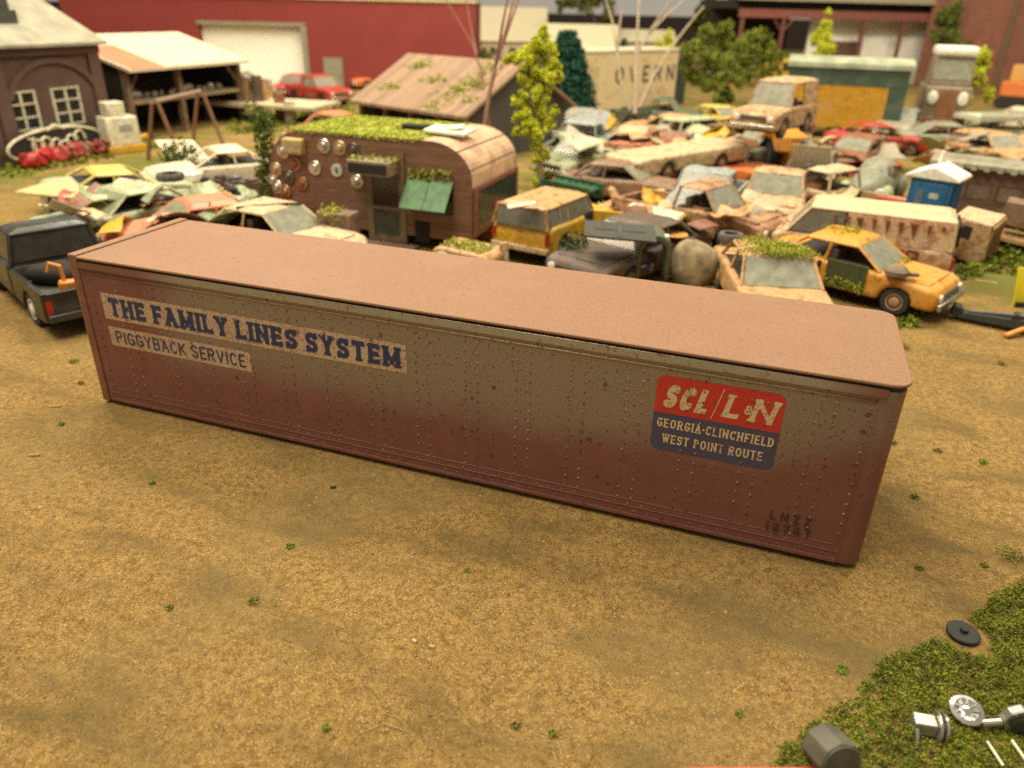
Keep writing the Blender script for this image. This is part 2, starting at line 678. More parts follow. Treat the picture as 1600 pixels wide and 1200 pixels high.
def inpoly(x, y, P):
    c = False
    for (x0, y0), (x1, y1) in zip(P, P[1:] + P[:1]):
        if (y0 > y) != (y1 > y) and x < (x1 - x0) * (y - y0) / (y1 - y0) + x0:
            c = not c
    return c


def turf(name, poly, step, size, per, seed, hgt=.05, mat=TURF, skip=()):
    rnd = random.Random(seed)
    mb = MB()
    X = [p[0] for p in poly]
    Y = [p[1] for p in poly]
    x = min(X)
    while x < max(X):
        y = min(Y)
        while y < max(Y):
            qx, qy = x + rnd.uniform(-1, 1) * step, y + rnd.uniform(-1, 1) * step
            wob = .16 * vnoise(qx, qy, 2.2, 9) + .1 * vnoise(qx, qy, 6, 4)
            if inpoly(qx + wob, qy + wob * .7, poly) and rnd.random() < .95 and not any((qx - c.x) ** 2 + (qy - c.y) ** 2 < r_ * r_ for c, r_ in skip):
                hh = hgt * (1 + 1.2 * vnoise(qx, qy, 1.6, 5) + 1.1 * vnoise(qx, qy, 6, 6))
                mb.leaves((qx, qy, ground_h(qx, qy) + max(.01, hh * .5)), (step * .95, step * .95, max(.012, hh)), per, size, rnd, .1)
            y += step
        x += step
    o = mb.build(name, mat)
    tag(o, kind='stuff')
    return o


def pxpoly(pts, z=0):
    return [(G(*p, z).x, G(*p, z).y) for p in pts]


turf('grass', pxpoly([(1195, 1215), (1225, 1165), (1250, 1142), (1300, 1112), (1342, 1090), (1362, 1040), (1440, 1008), (1480, 985), (1530, 950), (1625, 890), (1660, 1300), (1180, 1300)]),
     .046, .016, 21, 3, .055, skip=[(G(1505, 990), .30), (G(1452, 1150), .16), (G(1505, 1122), .1), (G(1294, 1172), .12)])
turf('grass', pxpoly([(1395, 520), (1420, 480), (1480, 440), (1520, 405), (1545, 350), (1700, 350), (1700, 425), (1590, 432), (1540, 425), (1490, 440), (1440, 505)]), .22, .09, 13, 5, .1)
turf('grass', pxpoly([(60, 345), (95, 320), (130, 340), (100, 365), (60, 368)]), .25, .09, 12, 6, .06)
turf('grass', pxpoly([(0, 258), (170, 232), (235, 215), (250, 230), (160, 250), (0, 282)]), .4, .13, 10, 8, .08)
turf('grass', pxpoly([(350, 195), (450, 175), (560, 168), (560, 185), (470, 195), (370, 210)]), .5, .15, 9, 9, .08)

# loose tufts lying on the sand, each one countable
TUFTS = [(453, 850, .07), (396, 935, .10), (264, 945, .06), (1315, 1048, .09), (805, 1130, .07), (865, 1145, .07), (1155, 1112, .06), (1437, 885, .08),
         (115, 565, .12), (96, 662, .07), (126, 598, .08), (1465, 702, .09), (1535, 722, .10), (1430, 775, .09), (1540, 880, .07), (730, 895, .05),
         (1395, 690, .1), (1580, 868, .22), (510, 1142, .05), (1412, 545, .16), (1565, 570, .12), (238, 755, .06)]
rnd = random.Random(11)
for i, (px, py, r) in enumerate(TUFTS):
    p = G(px, py)
    p.z = ground_h(p.x, p.y)
    mb = MB()
    r *= .8
    mb.leaves((0, 0, r * .3), (r, r, r * .45), int(80 + 500 * r), .012 + r * .05, rnd, .1)
    o = mb.build('grass_tuft', foliage('dull_tuft', (.12, .13, .02), (.2, .2, .03), (.28, .26, .05), 9) if i % 3 else foliage('bright_tuft', (.14, .2, .02), (.22, .28, .03), (.3, .34, .05), 9))
    o.location = p
    tag(o, 'small tuft of green scatter lying alone on the bare sandy ground', 'grass tuft', 'green tufts scattered on the sand')

# pebbles and crumbs of ballast: nobody could count them
mb = MB()
rnd = random.Random(21)
for _ in range(5200):
    x, y = rnd.uniform(1.2, 16), rnd.uniform(-6, 3)
    if -.05 < x < 12.3 and y > -.03:
        continue
    r = .009 + .02 * rnd.random() ** 5
    z = ground_h(x, y)
    a = rnd.uniform(0, 6.28)
    P = [(x + r * math.cos(a + k * 1.57) * rnd.uniform(.6, 1.3), y + r * math.sin(a + k * 1.57) * rnd.uniform(.6, 1.3)) for k in range(4)]
    top = mb.bm.verts.new((x, y, z + r * rnd.uniform(.6, 1)))
    bs = [mb.bm.verts.new((*q, z - .004)) for q in P]
    for k in range(4):
        mb.bm.faces.new((bs[k], bs[(k + 1) % 4], top))
tag(mb.build('gravel', plain('gravel_stone', (.40, .27, .12), .85, .5, .9)), kind='stuff')

# ------------------------------------------------------------------ the freight trailer body
L, WD, H = 12.2, 2.48, 2.645


def spatter(nt, co, col, amount=1.0, colr=(.085, .022, .016)):
    """dark red-brown droplets of several sizes"""
    for sc, th, seed in ((6.5, .72, 0), (15.0, .5, 3.1), (27.0, .22, 7.7)):
        v = N(nt, 'ShaderNodeTexVoronoi')
        v.inputs['Scale'].default_value = sc
        ad = N(nt, 'ShaderNodeVectorMath', operation='ADD')
        nt.links.new(co, ad.inputs[0])
        ad.inputs[1].default_value = (seed, seed * 2, seed * .5)
        nt.links.new(ad.outputs[0], v.inputs['Vector'])
        sc_ = N(nt, 'ShaderNodeSeparateColor')
        nt.links.new(v.outputs['Color'], sc_.inputs[0])
        rad = smooth(nt, sc_.outputs[0], th, 1.0, 0, .27)
        wob = mth(nt, 'MULTIPLY_ADD', noise(nt, co, sc * 4, 3, .8), .5, -.25)
        d = mth(nt, 'ADD', v.outputs['Distance'], wob)
        msk = mth(nt, 'LESS_THAN', d, rad)
        col = mixc(nt, mth(nt, 'MULTIPLY', msk, .72 * amount), col, colr)
    return col


def side_material():
    m, nt, b = newmat('weathered_trailer_side')
    co = coords(nt)
    sp = N(nt, 'ShaderNodeSeparateXYZ')
    nt.links.new(co, sp.inputs[0])
    X, Z = sp.outputs[0], sp.outputs[2]
    soft = noise(nt, co, .8, 3)
    fine = mth(nt, 'MULTIPLY_ADD', noise(nt, co, 34, 3, .85), .65, mth(nt, 'MULTIPLY', noise(nt, co, 7, 4, .8), .35))
    zz = mth(nt, 'ADD', Z, mth(nt, 'MULTIPLY_ADD', soft, .5, -.25))
    zlev = mth(nt, 'ADD', zz, smooth(nt, X, 7, 12, 0, -.30))
    low = smooth(nt, zlev, 1.85, .25)
    left = smooth(nt, X, 2.9, .4)
    right = smooth(nt, X, 10.8, 12.2, 0, .35)
    cover = mth(nt, 'MINIMUM', mth(nt, 'ADD', mth(nt, 'MAXIMUM', low, left), right), 1.0)
    cov = mth(nt, 'ADD', mth(nt, 'MULTIPLY', cover, 1.15), .13)
    dith = smooth(nt, mth(nt, 'SUBTRACT', cov, mth(nt, 'MULTIPLY_ADD', fine, 1.1, -.05)), -.42, .50)
    grey = mixc(nt, smooth(nt, noise(nt, co, 55, 3, .85), .38, .62), (.21, .162, .115), (.36, .30, .22))
    brown = mixc(nt, noise(nt, co, 3, 4), (.138, .051, .038), (.225, .09, .066))
    c = mixc(nt, dith, grey, brown)
    c = spatter(nt, co, c, .9)
    nt.links.new(c, b.inputs['Base Color'])
    nt.links.new(mth(nt, 'MULTIPLY', mth(nt, 'SUBTRACT', 1, dith), .55), b.inputs['Metallic'])
    b.inputs['Roughness'].default_value = .46
    b.inputs['Specular IOR Level'].default_value = .35
    bump(nt, b, fine, .06, .01)
    return m


def roof_material():
    m, nt, b = newmat('brown_dusted_roof')
    co = coords(nt)
    f = noise(nt, co, 34, 3, .8)
    g = noise(nt, co, 1.0, 4)
    c = mixc(nt, smooth(nt, f, .3, .7), (.212, .112, .060), (.31, .172, .100))
    c = mixc(nt, smooth(nt, g, .45, .75, 0, .3), c, (.34, .185, .115))
    c = spatter(nt, co, c, .35, (.12, .05, .03))
    d = noise(nt, co, 7, 4, .7)
    c = mixc(nt, smooth(nt, d, .66, .74, 0, .4), c, (.15, .06, .035))
    nt.links.new(c, b.inputs['Base Color'])
    b.inputs['Roughness'].default_value = .62
    b.inputs['Specular IOR Level'].default_value = .35
    bump(nt, b, f, .2, .008)
    return m


def rail_material():
    m, nt, b = newmat('bare_metal_rail')
    co = coords(nt)
    sp = N(nt, 'ShaderNodeSeparateXYZ')
    nt.links.new(co, sp.inputs[0])
    f = noise(nt, co, 14, 5, .7)
    ends = mth(nt, 'MAXIMUM', smooth(nt, sp.outputs[0], 2.6, 1.2), smooth(nt, sp.outputs[0], 10.8, 12))
    k = mth(nt, 'MAXIMUM', ends, smooth(nt, f, .52, .66, 0, .9))
    nt.links.new(mixc(nt, k, (.42, .36, .24), (.16, .06, .032)), b.inputs['Base Color'])
    nt.links.new(mth(nt, 'MULTIPLY', mth(nt, 'SUBTRACT', 1, k), .9), b.inputs['Metallic'])
    b.inputs['Roughness'].default_value = .38
    return m


def decal_material(name, col, wear, wearcol, sc=24, spat=.8, thr=.55):
    m, nt, b = newmat(name)
    co = coords(nt)
    f = noise(nt, co, sc, 3, .85)
    g = noise(nt, co, 2, 3)
    c = mixc(nt, smooth(nt, mth(nt, 'MULTIPLY_ADD', g, .25, mth(nt, 'SUBTRACT', f, .125)), thr - .04, thr + .08, 0, wear), col, wearcol)
    c = spatter(nt, co, c, spat)
    nt.links.new(c, b.inputs['Base Color'])
    b.inputs['Roughness'].default_value = .6
    return m


SIDE, ROOFM, RAIL = side_material(), roof_material(), rail_material()
RIVET = plain('highlit_rivet', (.23, .14, .09), .42, .55, 1.6, .2)  # highlights on the rivet heads are put into this lighter tone
CREAM = decal_material('cream_decal', (.50, .36, .22), .75, (.24, .10, .055), 26, .9, .52)
NAVY = decal_material('navy_lettering', (.018, .030, .085), .5, (.09, .06, .06), 30, .35, .62)
LOGORED = decal_material('red_decal', (.48, .028, .014), .55, (.20, .022, .012), 28, .5, .6)
LOGOBLUE = decal_material('blue_decal', (.055, .052, .095), .4, (.10, .06, .06), 28, .5, .6)
LOGOTEXT = decal_material('worn_cream_lettering', (.60, .45, .24), .75, (.25, .08, .04), 30, .7, .55)
FAINT = decal_material('faded_number', (.040, .024, .02), .5, (.13, .045, .026), 22, .2, .6)

tr = thing('trailer', 'long rust brown weathered trailer body with blue railway lettering lying on the sand', 'trailer')


def footprint(off, rad=.20, x0=0.):
    """rounded at the nose (x = L), square at the rear"""
    pts = [(x0 - off if x0 == 0 else x0, -off)]
    rr = rad + off
    pts += [(L + off - rr + rr * math.sin(a), -off + rr - rr * math.cos(a)) for a in [PI / 2 * k / 8 for k in range(9)]]
    pts += [(L + off - rr + rr * math.cos(a), WD + off - rr + rr * math.sin(a)) for a in [PI / 2 * k / 8 for k in range(9)]]
    pts.append((x0 - off if x0 == 0 else x0, WD + off))
    return pts


mb = MB()
mb.prism(footprint(0, x0=.14), .07, 2.52, 'z')
n_plain = len(mb.bm.faces)
# rivets in double rows, and the rows along the rails
def rivet(x, z, r=.0170):
    vs = []
    for rr, h in ((r, 0), (r * .85, -.010), (r * .4, -.016)):
        vs.append([mb.bm.verts.new((x + rr * math.cos(a), h, z + rr * math.sin(a))) for a in [2 * PI * k / 7 for k in range(7)]])
    for a, b in zip(vs, vs[1:]):
        for k in range(7):
            mb.bm.faces.new((a[k], a[(k + 1) % 7], b[(k + 1) % 7], b[k]))
    mb.bm.faces.new(vs[-1])
for k in range(-7, 8):
    for dx in (0, .187):
        x = 6.06 + .75 * k + dx
        if .5 < x < 11.9:
            for i in range(14):
                rivet(x, .36 + i * .148)
for i in range(14):
    rivet(11.86, .36 + i * .148)
    rivet(.30, .36 + i * .148)
x = .4
while x < 11.8:
    rivet(x, .275, .015)
    rivet(x + .09, .165, .015)
    x += .1875
mb.bm.faces.ensure_lookup_table()
for f_ in mb.bm.faces[n_plain:]:
    f_.material_index = 1
body = mb.build('body', [SIDE, RIVET], tr, sm=True, ang=30)

mb = MB()
mb.prism(footprint(-.10, x0=.2), -.05, .08, 'z')
mb.build('dark_underbody', DARK, tr)  # inset dark plinth, added only to deepen the contact shadow below the body
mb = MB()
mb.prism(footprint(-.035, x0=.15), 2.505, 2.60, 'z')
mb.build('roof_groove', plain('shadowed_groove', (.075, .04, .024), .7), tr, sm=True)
mb = MB()
mb.prism(footprint(.030, x0=.15), 2.585, 2.625, 'z')
mb.build('roof', ROOFM, tr, bevel=.012, sm=True)
# top rails: bright strip, then a thin bead below
for y0, y1 in ((-.020, .03), (WD - .03, WD + .020)):
    mb = MB()
    s_ = -1 if y0 < 0 else 1
    e_ = 0 if y0 < 0 else WD
    mb.prism([(e_ - s_ * .02, 2.435), (e_ + s_ * .034, 2.440), (e_ + s_ * .034, 2.458), (e_ + s_ * .012, 2.548), (e_ - s_ * .02, 2.548)], .16, 11.99, 'x')
    mb.build('top_rail', RAIL, tr, bevel=.006)
    mb = MB()
    mb.bb(.16, 11.9, y0 + (.004 if y0 < 0 else 0), y1 - (0 if y0 < 0 else .004), 2.365, 2.385)
    mb.build('bead', RAIL, tr, bevel=.004)
# bottom rail with two ridges
mb = MB()
mb.bb(.2, 11.93, -.008, .05, .075, .335)
mb.bb(.2, 11.90, -.016, .04, .225, .245)
mb.bb(.2, 11.90, -.020, .04, .07, .125)
mb.bb(.2, 11.90, -.012, .04, .328, .342)
mb.build('bottom_rail', SIDE, tr, bevel=.004)
mb = MB()
mb.bb(11.90, 11.915, -.010, .05, .06, 2.40)
mb.build('corner_seam', SIDE, tr, bevel=.003)
# rear frame standing proud of the box
REARM = plain('rear_frame_brown', (.20, .085, .045), .5)
mb = MB()
mb.bb(-.015, .135, -.018, .16, .04, 2.62)
mb.bb(-.015, .135, WD - .16, WD + .018, .04, 2.62)
mb.bb(-.012, .132, .16, WD - .16, .04, .22)
mb.build('rear_frame', REARM, tr, bevel=.012)
mb = MB()
mb.bb(-.02, .145, -.024, WD + .024, 2.60, 2.650)
mb.build('rear_header', ROOFM, tr, bevel=.012)
for y0, y1 in ((.17, WD / 2 - .01), (WD / 2 + .01, WD - .17)):
    mb = MB()
    mb.bb(.02, .10, y0, y1, .24, 2.58)
    d = mb.build('rear_door', REARM, tr, bevel=.01)
    mb = MB()
    yb = WD / 2 + (-.16 if y0 < 1 else .16)
    mb.tube([(-.0, yb, .26), (-.0, yb, 2.56)], .022, 8)
    mb.build('lock_bar', CHROME, d)

# decals
def rect_decal(name, mat, x0, x1, z0, z1, y=-.004, rnd_=0, corners='all'):
    mb = MB()
    if rnd_:
        P = []
        for (cx, cz, a0, key) in ((x1 - rnd_, z1 - rnd_, 0, 't'), (x0 + rnd_, z1 - rnd_, 90, 't'), (x0 + rnd_, z0 + rnd_, 180, 'b'), (x1 - rnd_, z0 + rnd_, 270, 'b')):
            if corners == 'all' or key in corners:
                P += [(cx + rnd_ * math.cos(R(a0 + 15 * k)), cz + rnd_ * math.sin(R(a0 + 15 * k))) for k in range(7)]
            else:
                P.append((x1 if a0 in (0, 270) else x0, z1 if a0 < 180 else z0))
    else:
        P = [(x0, z0), (x1, z0), (x1, z1), (x0, z1)]
    mb.poly([(u, y, v) for u, v in P])
    return mb.build(name, mat, tr)


d1 = rect_decal('name_panel', CREAM, .47, 5.92, 1.625, 2.075)
mb = MB()
text_mesh(mb, 'THE FAMILY LINES SYSTEM', .60, 5.82, 1.69, 2.01, -.008, .235, True, gap=.21, space=.20)
mb.build('lettering', NAVY, d1)
d2 = rect_decal('service_panel', CREAM, .48, 3.24, 1.155, 1.495)
mb = MB()
text_mesh(mb, 'PIGGYBACK SERVICE', .60, 3.14, 1.215, 1.435, -.008, .135, False, gap=.2, space=.3)
mb.build('lettering', NAVY, d2)
d3 = rect_decal('emblem_upper', LOGORED, 9.415, 10.945, 1.752, 2.27, rnd_=.11, corners='t')
d4 = rect_decal('emblem_lower', LOGOBLUE, 9.415, 10.945, 1.21, 1.750, rnd_=.11, corners='b')
mb = MB()
text_mesh(mb, 'SCL', 9.50, 10.12, 1.83, 2.165, -.008, .225, False, .24, .20)
text_mesh(mb, '/', 10.115, 10.235, 1.83, 2.18, -.0085, .04, False, .0)
text_mesh(mb, 'L', 10.235, 10.50, 1.84, 2.165, -.008, .20, True, .22, .1)
text_mesh(mb, '&', 10.49, 10.60, 1.93, 2.06, -.008, .18, False, .1)
text_mesh(mb, 'N', 10.555, 10.90, 1.84, 2.165, -.008, .20, True, .22, .1)
mb.build('lettering', LOGOTEXT, d3)
mb = MB()
text_mesh(mb, 'GEORGIA·CLINCHFIELD', 9.47, 10.90, 1.545, 1.675, -.008, .16, True, gap=.26)
text_mesh(mb, 'WEST POINT ROUTE', 9.56, 10.80, 1.325, 1.455, -.008, .16, True, gap=.26, space=.35)
mb.build('lettering', LOGOTEXT, d4)
mb = MB()
text_mesh(mb, 'LNZZ', 11.03, 11.53, .515, .645, -.010, .19, False, gap=.55)
text_mesh(mb, '12787', 11.0, 11.55, .352, .475, -.024, .19, False, gap=.42)
mb.build('lettering', FAINT, tr)
# ------------------------------------------------------------------ buildings
# left: brown brick engine house (faces +x, runs along y)
def brick(name, c1, c2, mortar, sx=.22, sz=.075):
    m, nt, b = newmat(name)
    co = coords(nt)
    mp = N(nt, 'ShaderNodeMapping')
    sp = N(nt, 'ShaderNodeSeparateXYZ')
    nt.links.new(co, sp.inputs[0])
    cb = N(nt, 'ShaderNodeCombineXYZ')
    nt.links.new(mth(nt, 'ADD', sp.outputs[0], sp.outputs[1]), cb.inputs[0])
    nt.links.new(sp.outputs[2], cb.inputs[1])
    br = N(nt, 'ShaderNodeTexBrick')
    br.inputs['Scale'].default_value = 1
    br.inputs['Brick Width'].default_value = sx
    br.inputs['Row Height'].default_value = sz
    br.inputs['Mortar Size'].default_value = .008
    br.inputs['Color1'].default_value = (*c1, 1)
    br.inputs['Color2'].default_value = (*c2, 1)
    br.inputs['Mortar'].default_value = (*mortar, 1)
    nt.links.new(cb.outputs[0], br.inputs[0])
    f = noise(nt, co, .9, 5)
    nt.links.new(mixc(nt, smooth(nt, f, .35, .75, 0, .5), br.outputs[0], tuple(c * .6 for c in c1)), b.inputs['Base Color'])
    b.inputs['Roughness'].default_value = .85
    return m


BRICK = brick('brown_brick', (.105, .058, .042), (.135, .078, .056), (.09, .055, .042))
XW = -19.6
ho = (XW, 8.0, 0)
hs = thing('engine_house', 'brown brick house with grey roof, chimney and white paned windows at far left', 'house', ho)
Yr = 19.85 - 8.0
mb = MB()
mb.bb(-9, 0, 0, Yr, 0, 4.45)
# gable at both ends under the roof, ridge along y
mb.prism([(-9, 4.45), (0, 4.45), (-4.5, 6.6)], 0, .25, 'y')
mb.prism([(-9, 4.45), (0, 4.45), (-4.5, 6.6)], Yr - .25, Yr, 'y')
for y in (Yr - .35, Yr - 5.2, Yr - 10.0):                    # pilasters
    mb.bb(0, .14, y - .25, y + .35, 0, 4.44)
mb.bb(0, .18, .0, Yr + .05, 4.1, 4.44)
for yc in (Yr - 2.6, Yr - 7.4):                              # arched recess heads
    for k in range(14):
        a0, a1 = R(12 + 156 * k / 14), R(12 + 156 * (k + 1) / 14)
        p = [(yc + r * math.cos(a), 2.1 + r * .78 * math.sin(a)) for r, a in ((2.15, a0), (2.15, a1), (2.4, a1), (2.4, a0))]
        mb.prism(p, .002, .13, 'x')
mb.build('wall', BRICK, hs)
ROOFGREY = plain('grey_slate', (.30, .28, .20), .7, .15, 1.2)
mb = MB()
mb.prism([(.45, 4.42), (.45, 4.54), (-4.5, 6.95), (-4.5, 6.8)], -.3, Yr + .3, 'y')
mb.prism([(-9.45, 4.42), (-4.5, 6.8), (-4.5, 6.95), (-9.45, 4.54)], -.3, Yr + .3, 'y')
rf = mb.build('roof', ROOFGREY, hs)
mb = MB()
mb.bb(-1.95, -1.15, 8.1, 9.0, 5.2, 7.6)
mb.bb(-2.1, -1.0, 7.95, 9.15, 5.2, 5.75)
mb.bb(-2.05, -1.05, 8.0, 9.1, 7.5, 7.7)
mb.build('chimney', plain('soot_grey', (.06, .06, .05), .8), rf)
FRAMEW = plain('cream_frame', (.55, .52, .38), .6)
for yc in (Yr - 2.15, Yr - 4.35):
    z0, z1, hw = 1.25, 2.8, .72
    mb = MB()
    for u in (-hw, -.05, hw - .1):
        mb.bb(.0, .09, yc + u, yc + u + .1, z0, z1)
    for z in (z0, z0 + .48, z0 + 1.0, z1 - .08):
        mb.bb(.0, .08, yc - hw + .1, yc - .05, z, z + .07)
        mb.bb(.0, .08, yc + .05, yc + hw - .1, z, z + .07)
    w = mb.build('window', FRAMEW, hs)
    mb = MB()
    mb.bb(.004, .03, yc - hw + .02, yc + hw - .02, z0 + .02, z1 - .02)
    mb.build('pane', DGLASS if False else plain('dark_pane', (.02, .02, .018), .2), w)

# open shed with the pale roof, front on the plane x = -20.2
sh = thing('parts_shed', 'open timber shed with cream and salmon roof beside brown brick house', 'shed', (-20.2, 21.7, 0))
WOODG = plain('weathered_timber', (.21, .13, .085), .85, .3, 3)
for y in (.1, 3.6, 8.4):
    mb = MB()
    mb.bb(-.14, .14, y - .14, y + .14, 0, 3.25)
    mb.build('post', WOODG, sh)
for y0, y1 in ((.2, .95), (8.3, 7.5)):
    mb = MB()
    mb.tube([(0, y0, 2.15), (0, y1, 3.1)], .09, 4)
    mb.build('brace', WOODG, sh)
mb = MB()
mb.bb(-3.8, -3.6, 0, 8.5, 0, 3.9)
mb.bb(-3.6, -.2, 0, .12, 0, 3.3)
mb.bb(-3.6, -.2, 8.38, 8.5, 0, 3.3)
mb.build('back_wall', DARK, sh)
mb = MB()
mb.bb(-.16, .16, -.1, 8.6, 3.1, 3.28)
mb.build('beam', WOODG, sh)
mb = MB()
mb.bb(-1.3, .12, .15, 8.35, 1.62, 1.78)
mb.build('shelf', plain('shelf_wood', (.32, .24, .14), .8), sh)
CREAMROOF = paint('cream_roof_sheet', (.72, .60, .40), .25, .6, (.45, .28, .12), 1.0)
mb = MB()
mb.prism([(.75, 3.15), (.75, 3.30), (-4.0, 4.62), (-4.0, 4.47)], -.3, 8.6, 'y')
rf = mb.build('roof', CREAMROOF, sh)
mb = MB()
mb.prism([(.74, 3.325), (-2.3, 4.171), (-2.3, 4.161), (.74, 3.315)], -.15, 2.0, 'y')
mb.build('salmon_sheet', paint('salmon_sheet', (.72, .19, .085), .1, .6), rf)
# parts on the shelf: little engine pieces, each its own thing
rnd = random.Random(5)
for k in range(15):
    y = .3 + k * .53 + rnd.uniform(-.1, .1)
    mb = MB()
    r = rnd.uniform(.13, .24)
    mb.lathe([(r * .5, -r), (r, -r * .7), (r, r * .4), (r * .6, r * .7), (r * .6, r * 1.1)], (0, 0, r), 'yx'[k % 2], 10)
    mb.bb(-r * 1.1, r * 1.1, -r * .5, r * .5, 0, r)
    o = mb.build('engine_part', [CHROME, plain('dull_alloy', (.30, .28, .22), .45, .2, 5, .5), STEEL][k % 3])
    o.location = (-20.2 - .45 - rnd.uniform(0, .3), 21.7 + y, 1.785)
    o.rotation_euler = (0, 0, rnd.uniform(0, 3))
    tag(o, 'small silver grey engine part lying on the shelf of the open shed', 'engine part', 'engine parts on the shed shelf')

# long red building behind, 62 away, facing the camera
REDW = plain('dark_red_wall', (.215, .028, .021), .75, .06, .4)
a, b_ = DP(122, 140, 62), DP(742, 140, 62)
a.z = b_.z = 0
rzw = math.atan2(b_.y - a.y, b_.x - a.x)
ln = (b_ - a).length
rd = thing('warehouse', 'long plain dark red warehouse with pale roll door', 'warehouse', a, rzw)
topz = 6.55
mpx = lambda px: ln * (px - 122) / 620.0
mb = MB()
mb.bb(0, mpx(325), 0, 12, 0, topz)
mb.bb(mpx(487), ln, 0, 12, 0, topz)
mb.bb(mpx(325), mpx(487), 0, 12, 4.75, topz)
mb.bb(mpx(325), mpx(487), .8, 12, 0, 4.75)
mb.build('wall', REDW, rd)
mb = MB()
mb.bb(-.1, ln + .1, -.12, 12, topz, topz + .16)
mb.build('roof_edge', plain('cream_coping', (.55, .48, .22), .6), rd)
mb = MB()
mb.bb(mpx(325) + .02, mpx(487) - .02, .55, .79, .02, 4.73)
mb.build('roll_door', plain('pale_door', (.90, .87, .74), .5, .04), rd)
mb = MB()
mb.bb(mpx(487) - .45, mpx(487), -.05, .5, 0, 4.72)
mb.bb(mpx(325) - .15, mpx(487), -.05, .1, 4.6, 4.85)
mb.build('door_frame', plain('grey_green_frame', (.25, .24, .16), .6), rd)
mb = MB()
mb.bb(mpx(509), mpx(538), -.08, .1, 0, 2.35)
dd = mb.build('side_door', plain('grey_green_frame', (.25, .24, .16), .6), rd)
mb = MB()
mb.tube([(mpx(534), -.18, 1.05), (mpx(534), -.06, 1.05)], .05, 8)
mb.build('handle', CHROME, dd)

# barn with the mossy plank roof (eave towards the camera, ridge along x)
def plank(name, c1, c2, w=.35, axis=0):
    m, nt, b = newmat(name)
    co = coords(nt)
    sp = N(nt, 'ShaderNodeSeparateXYZ')
    nt.links.new(co, sp.inputs[0])
    q = mth(nt, 'DIVIDE', sp.outputs[axis], w)
    fl = mth(nt, 'FLOOR', q)
    fr = mth(nt, 'FRACT', q)
    wn = N(nt, 'ShaderNodeTexWhiteNoise', noise_dimensions='1D')
    nt.links.new(fl, wn.inputs['W'])
    mp = N(nt, 'ShaderNodeMapping')
    sc = [3, 3, 3]
    sc[axis] = 14
    mp.inputs['Scale'].default_value = sc
    nt.links.new(co, mp.inputs[0])
    f = noise(nt, mp.outputs[0], 1, 4)
    c = mixc(nt, wn.outputs[0], c1, c2)
    c = mixc(nt, smooth(nt, f, .4, .75, 0, .6), c, tuple(x * .55 for x in c1))
    gap = mth(nt, 'MULTIPLY', mth(nt, 'LESS_THAN', fr, .07), .75)
    c = mixc(nt, gap, c, (.05, .03, .02))
    nt.links.new(c, b.inputs['Base Color'])
    b.inputs['Roughness'].default_value = .85
    return m


BARNROOF = plank('barn_roof_planks', (.24, .15, .09), (.34, .22, .135), .38, 0)
e0, e1 = G(550, 160, 1.9), G(728, 186, 1.9)
rzb = math.atan2(e1.y - e0.y, e1.x - e0.x)
lb = (e1 - e0).length
barn = thing('barn', 'low barn with brown mossy plank roof in front of red warehouse', 'barn', (e0.x, e0.y, 0), rzb)
dpt, rz_ = 7.8, 3.95
mb = MB()
mb.prism([(-.1, 1.86), (-.1, 2.0), (dpt / 2, rz_ + .12), (dpt / 2, rz_)], -.1, lb + .1, 'x')
mb.prism([(dpt + .1, 1.86), (dpt / 2, rz_), (dpt / 2, rz_ + .12), (dpt + .1, 2.0)], -.1, lb + .1, 'x')
rf = mb.build('roof', BARNROOF, barn)
mb = MB()
mb.prism([(.4, 0), (dpt - .4, 0), (dpt - .4, 1.9), (dpt / 2, rz_ - .05), (.4, 1.9)], lb - .35, lb - .2, 'x')
mb.prism([(.4, 0), (dpt - .4, 0), (dpt - .4, 1.9), (dpt / 2, rz_ - .05), (.4, 1.9)], .2, .35, 'x')
mb.bb(.35, lb - .35, 2.6, 2.8, 0, 2.3)
mb.build('wall', plank('barn_wall_planks', (.06, .055, .042), (.09, .08, .06), .3, 1), barn)
for k in range(5):
    mb = MB()
    x = .3 + k * (lb - .6) / 4
    mb.bb(x - .09, x + .09, .25, .43, 0, 1.95)
    mb.build('post', WOODG, barn)
rnd = random.Random(3)
slope = math.atan2(rz_ - 1.86, dpt / 2)
MOSSP = tuple((.69 + .014 * q_, .04 + .09 * q_, 9) for q_ in range(11)) + ((.22, .75, 26), (.48, .52, 22), (.2, .3, 22), (.86, .5, 18), (.75, .35, 10), (.92, .25, 12))
for (fx, fy, n) in MOSSP:
    mb = MB()
    for _ in range(n):
        x = fx * lb + rnd.gauss(0, .35)
        y = max(.05, min(dpt / 2 - .1, fy * dpt / 2 + rnd.gauss(0, .12)))
        mb.leaves((x, y, 2.03 + (y + .1) * math.tan(slope)), (.16, .12, .05), 6, .07, rnd, .1)
    mb.build('moss_patch', MOSS, rf)

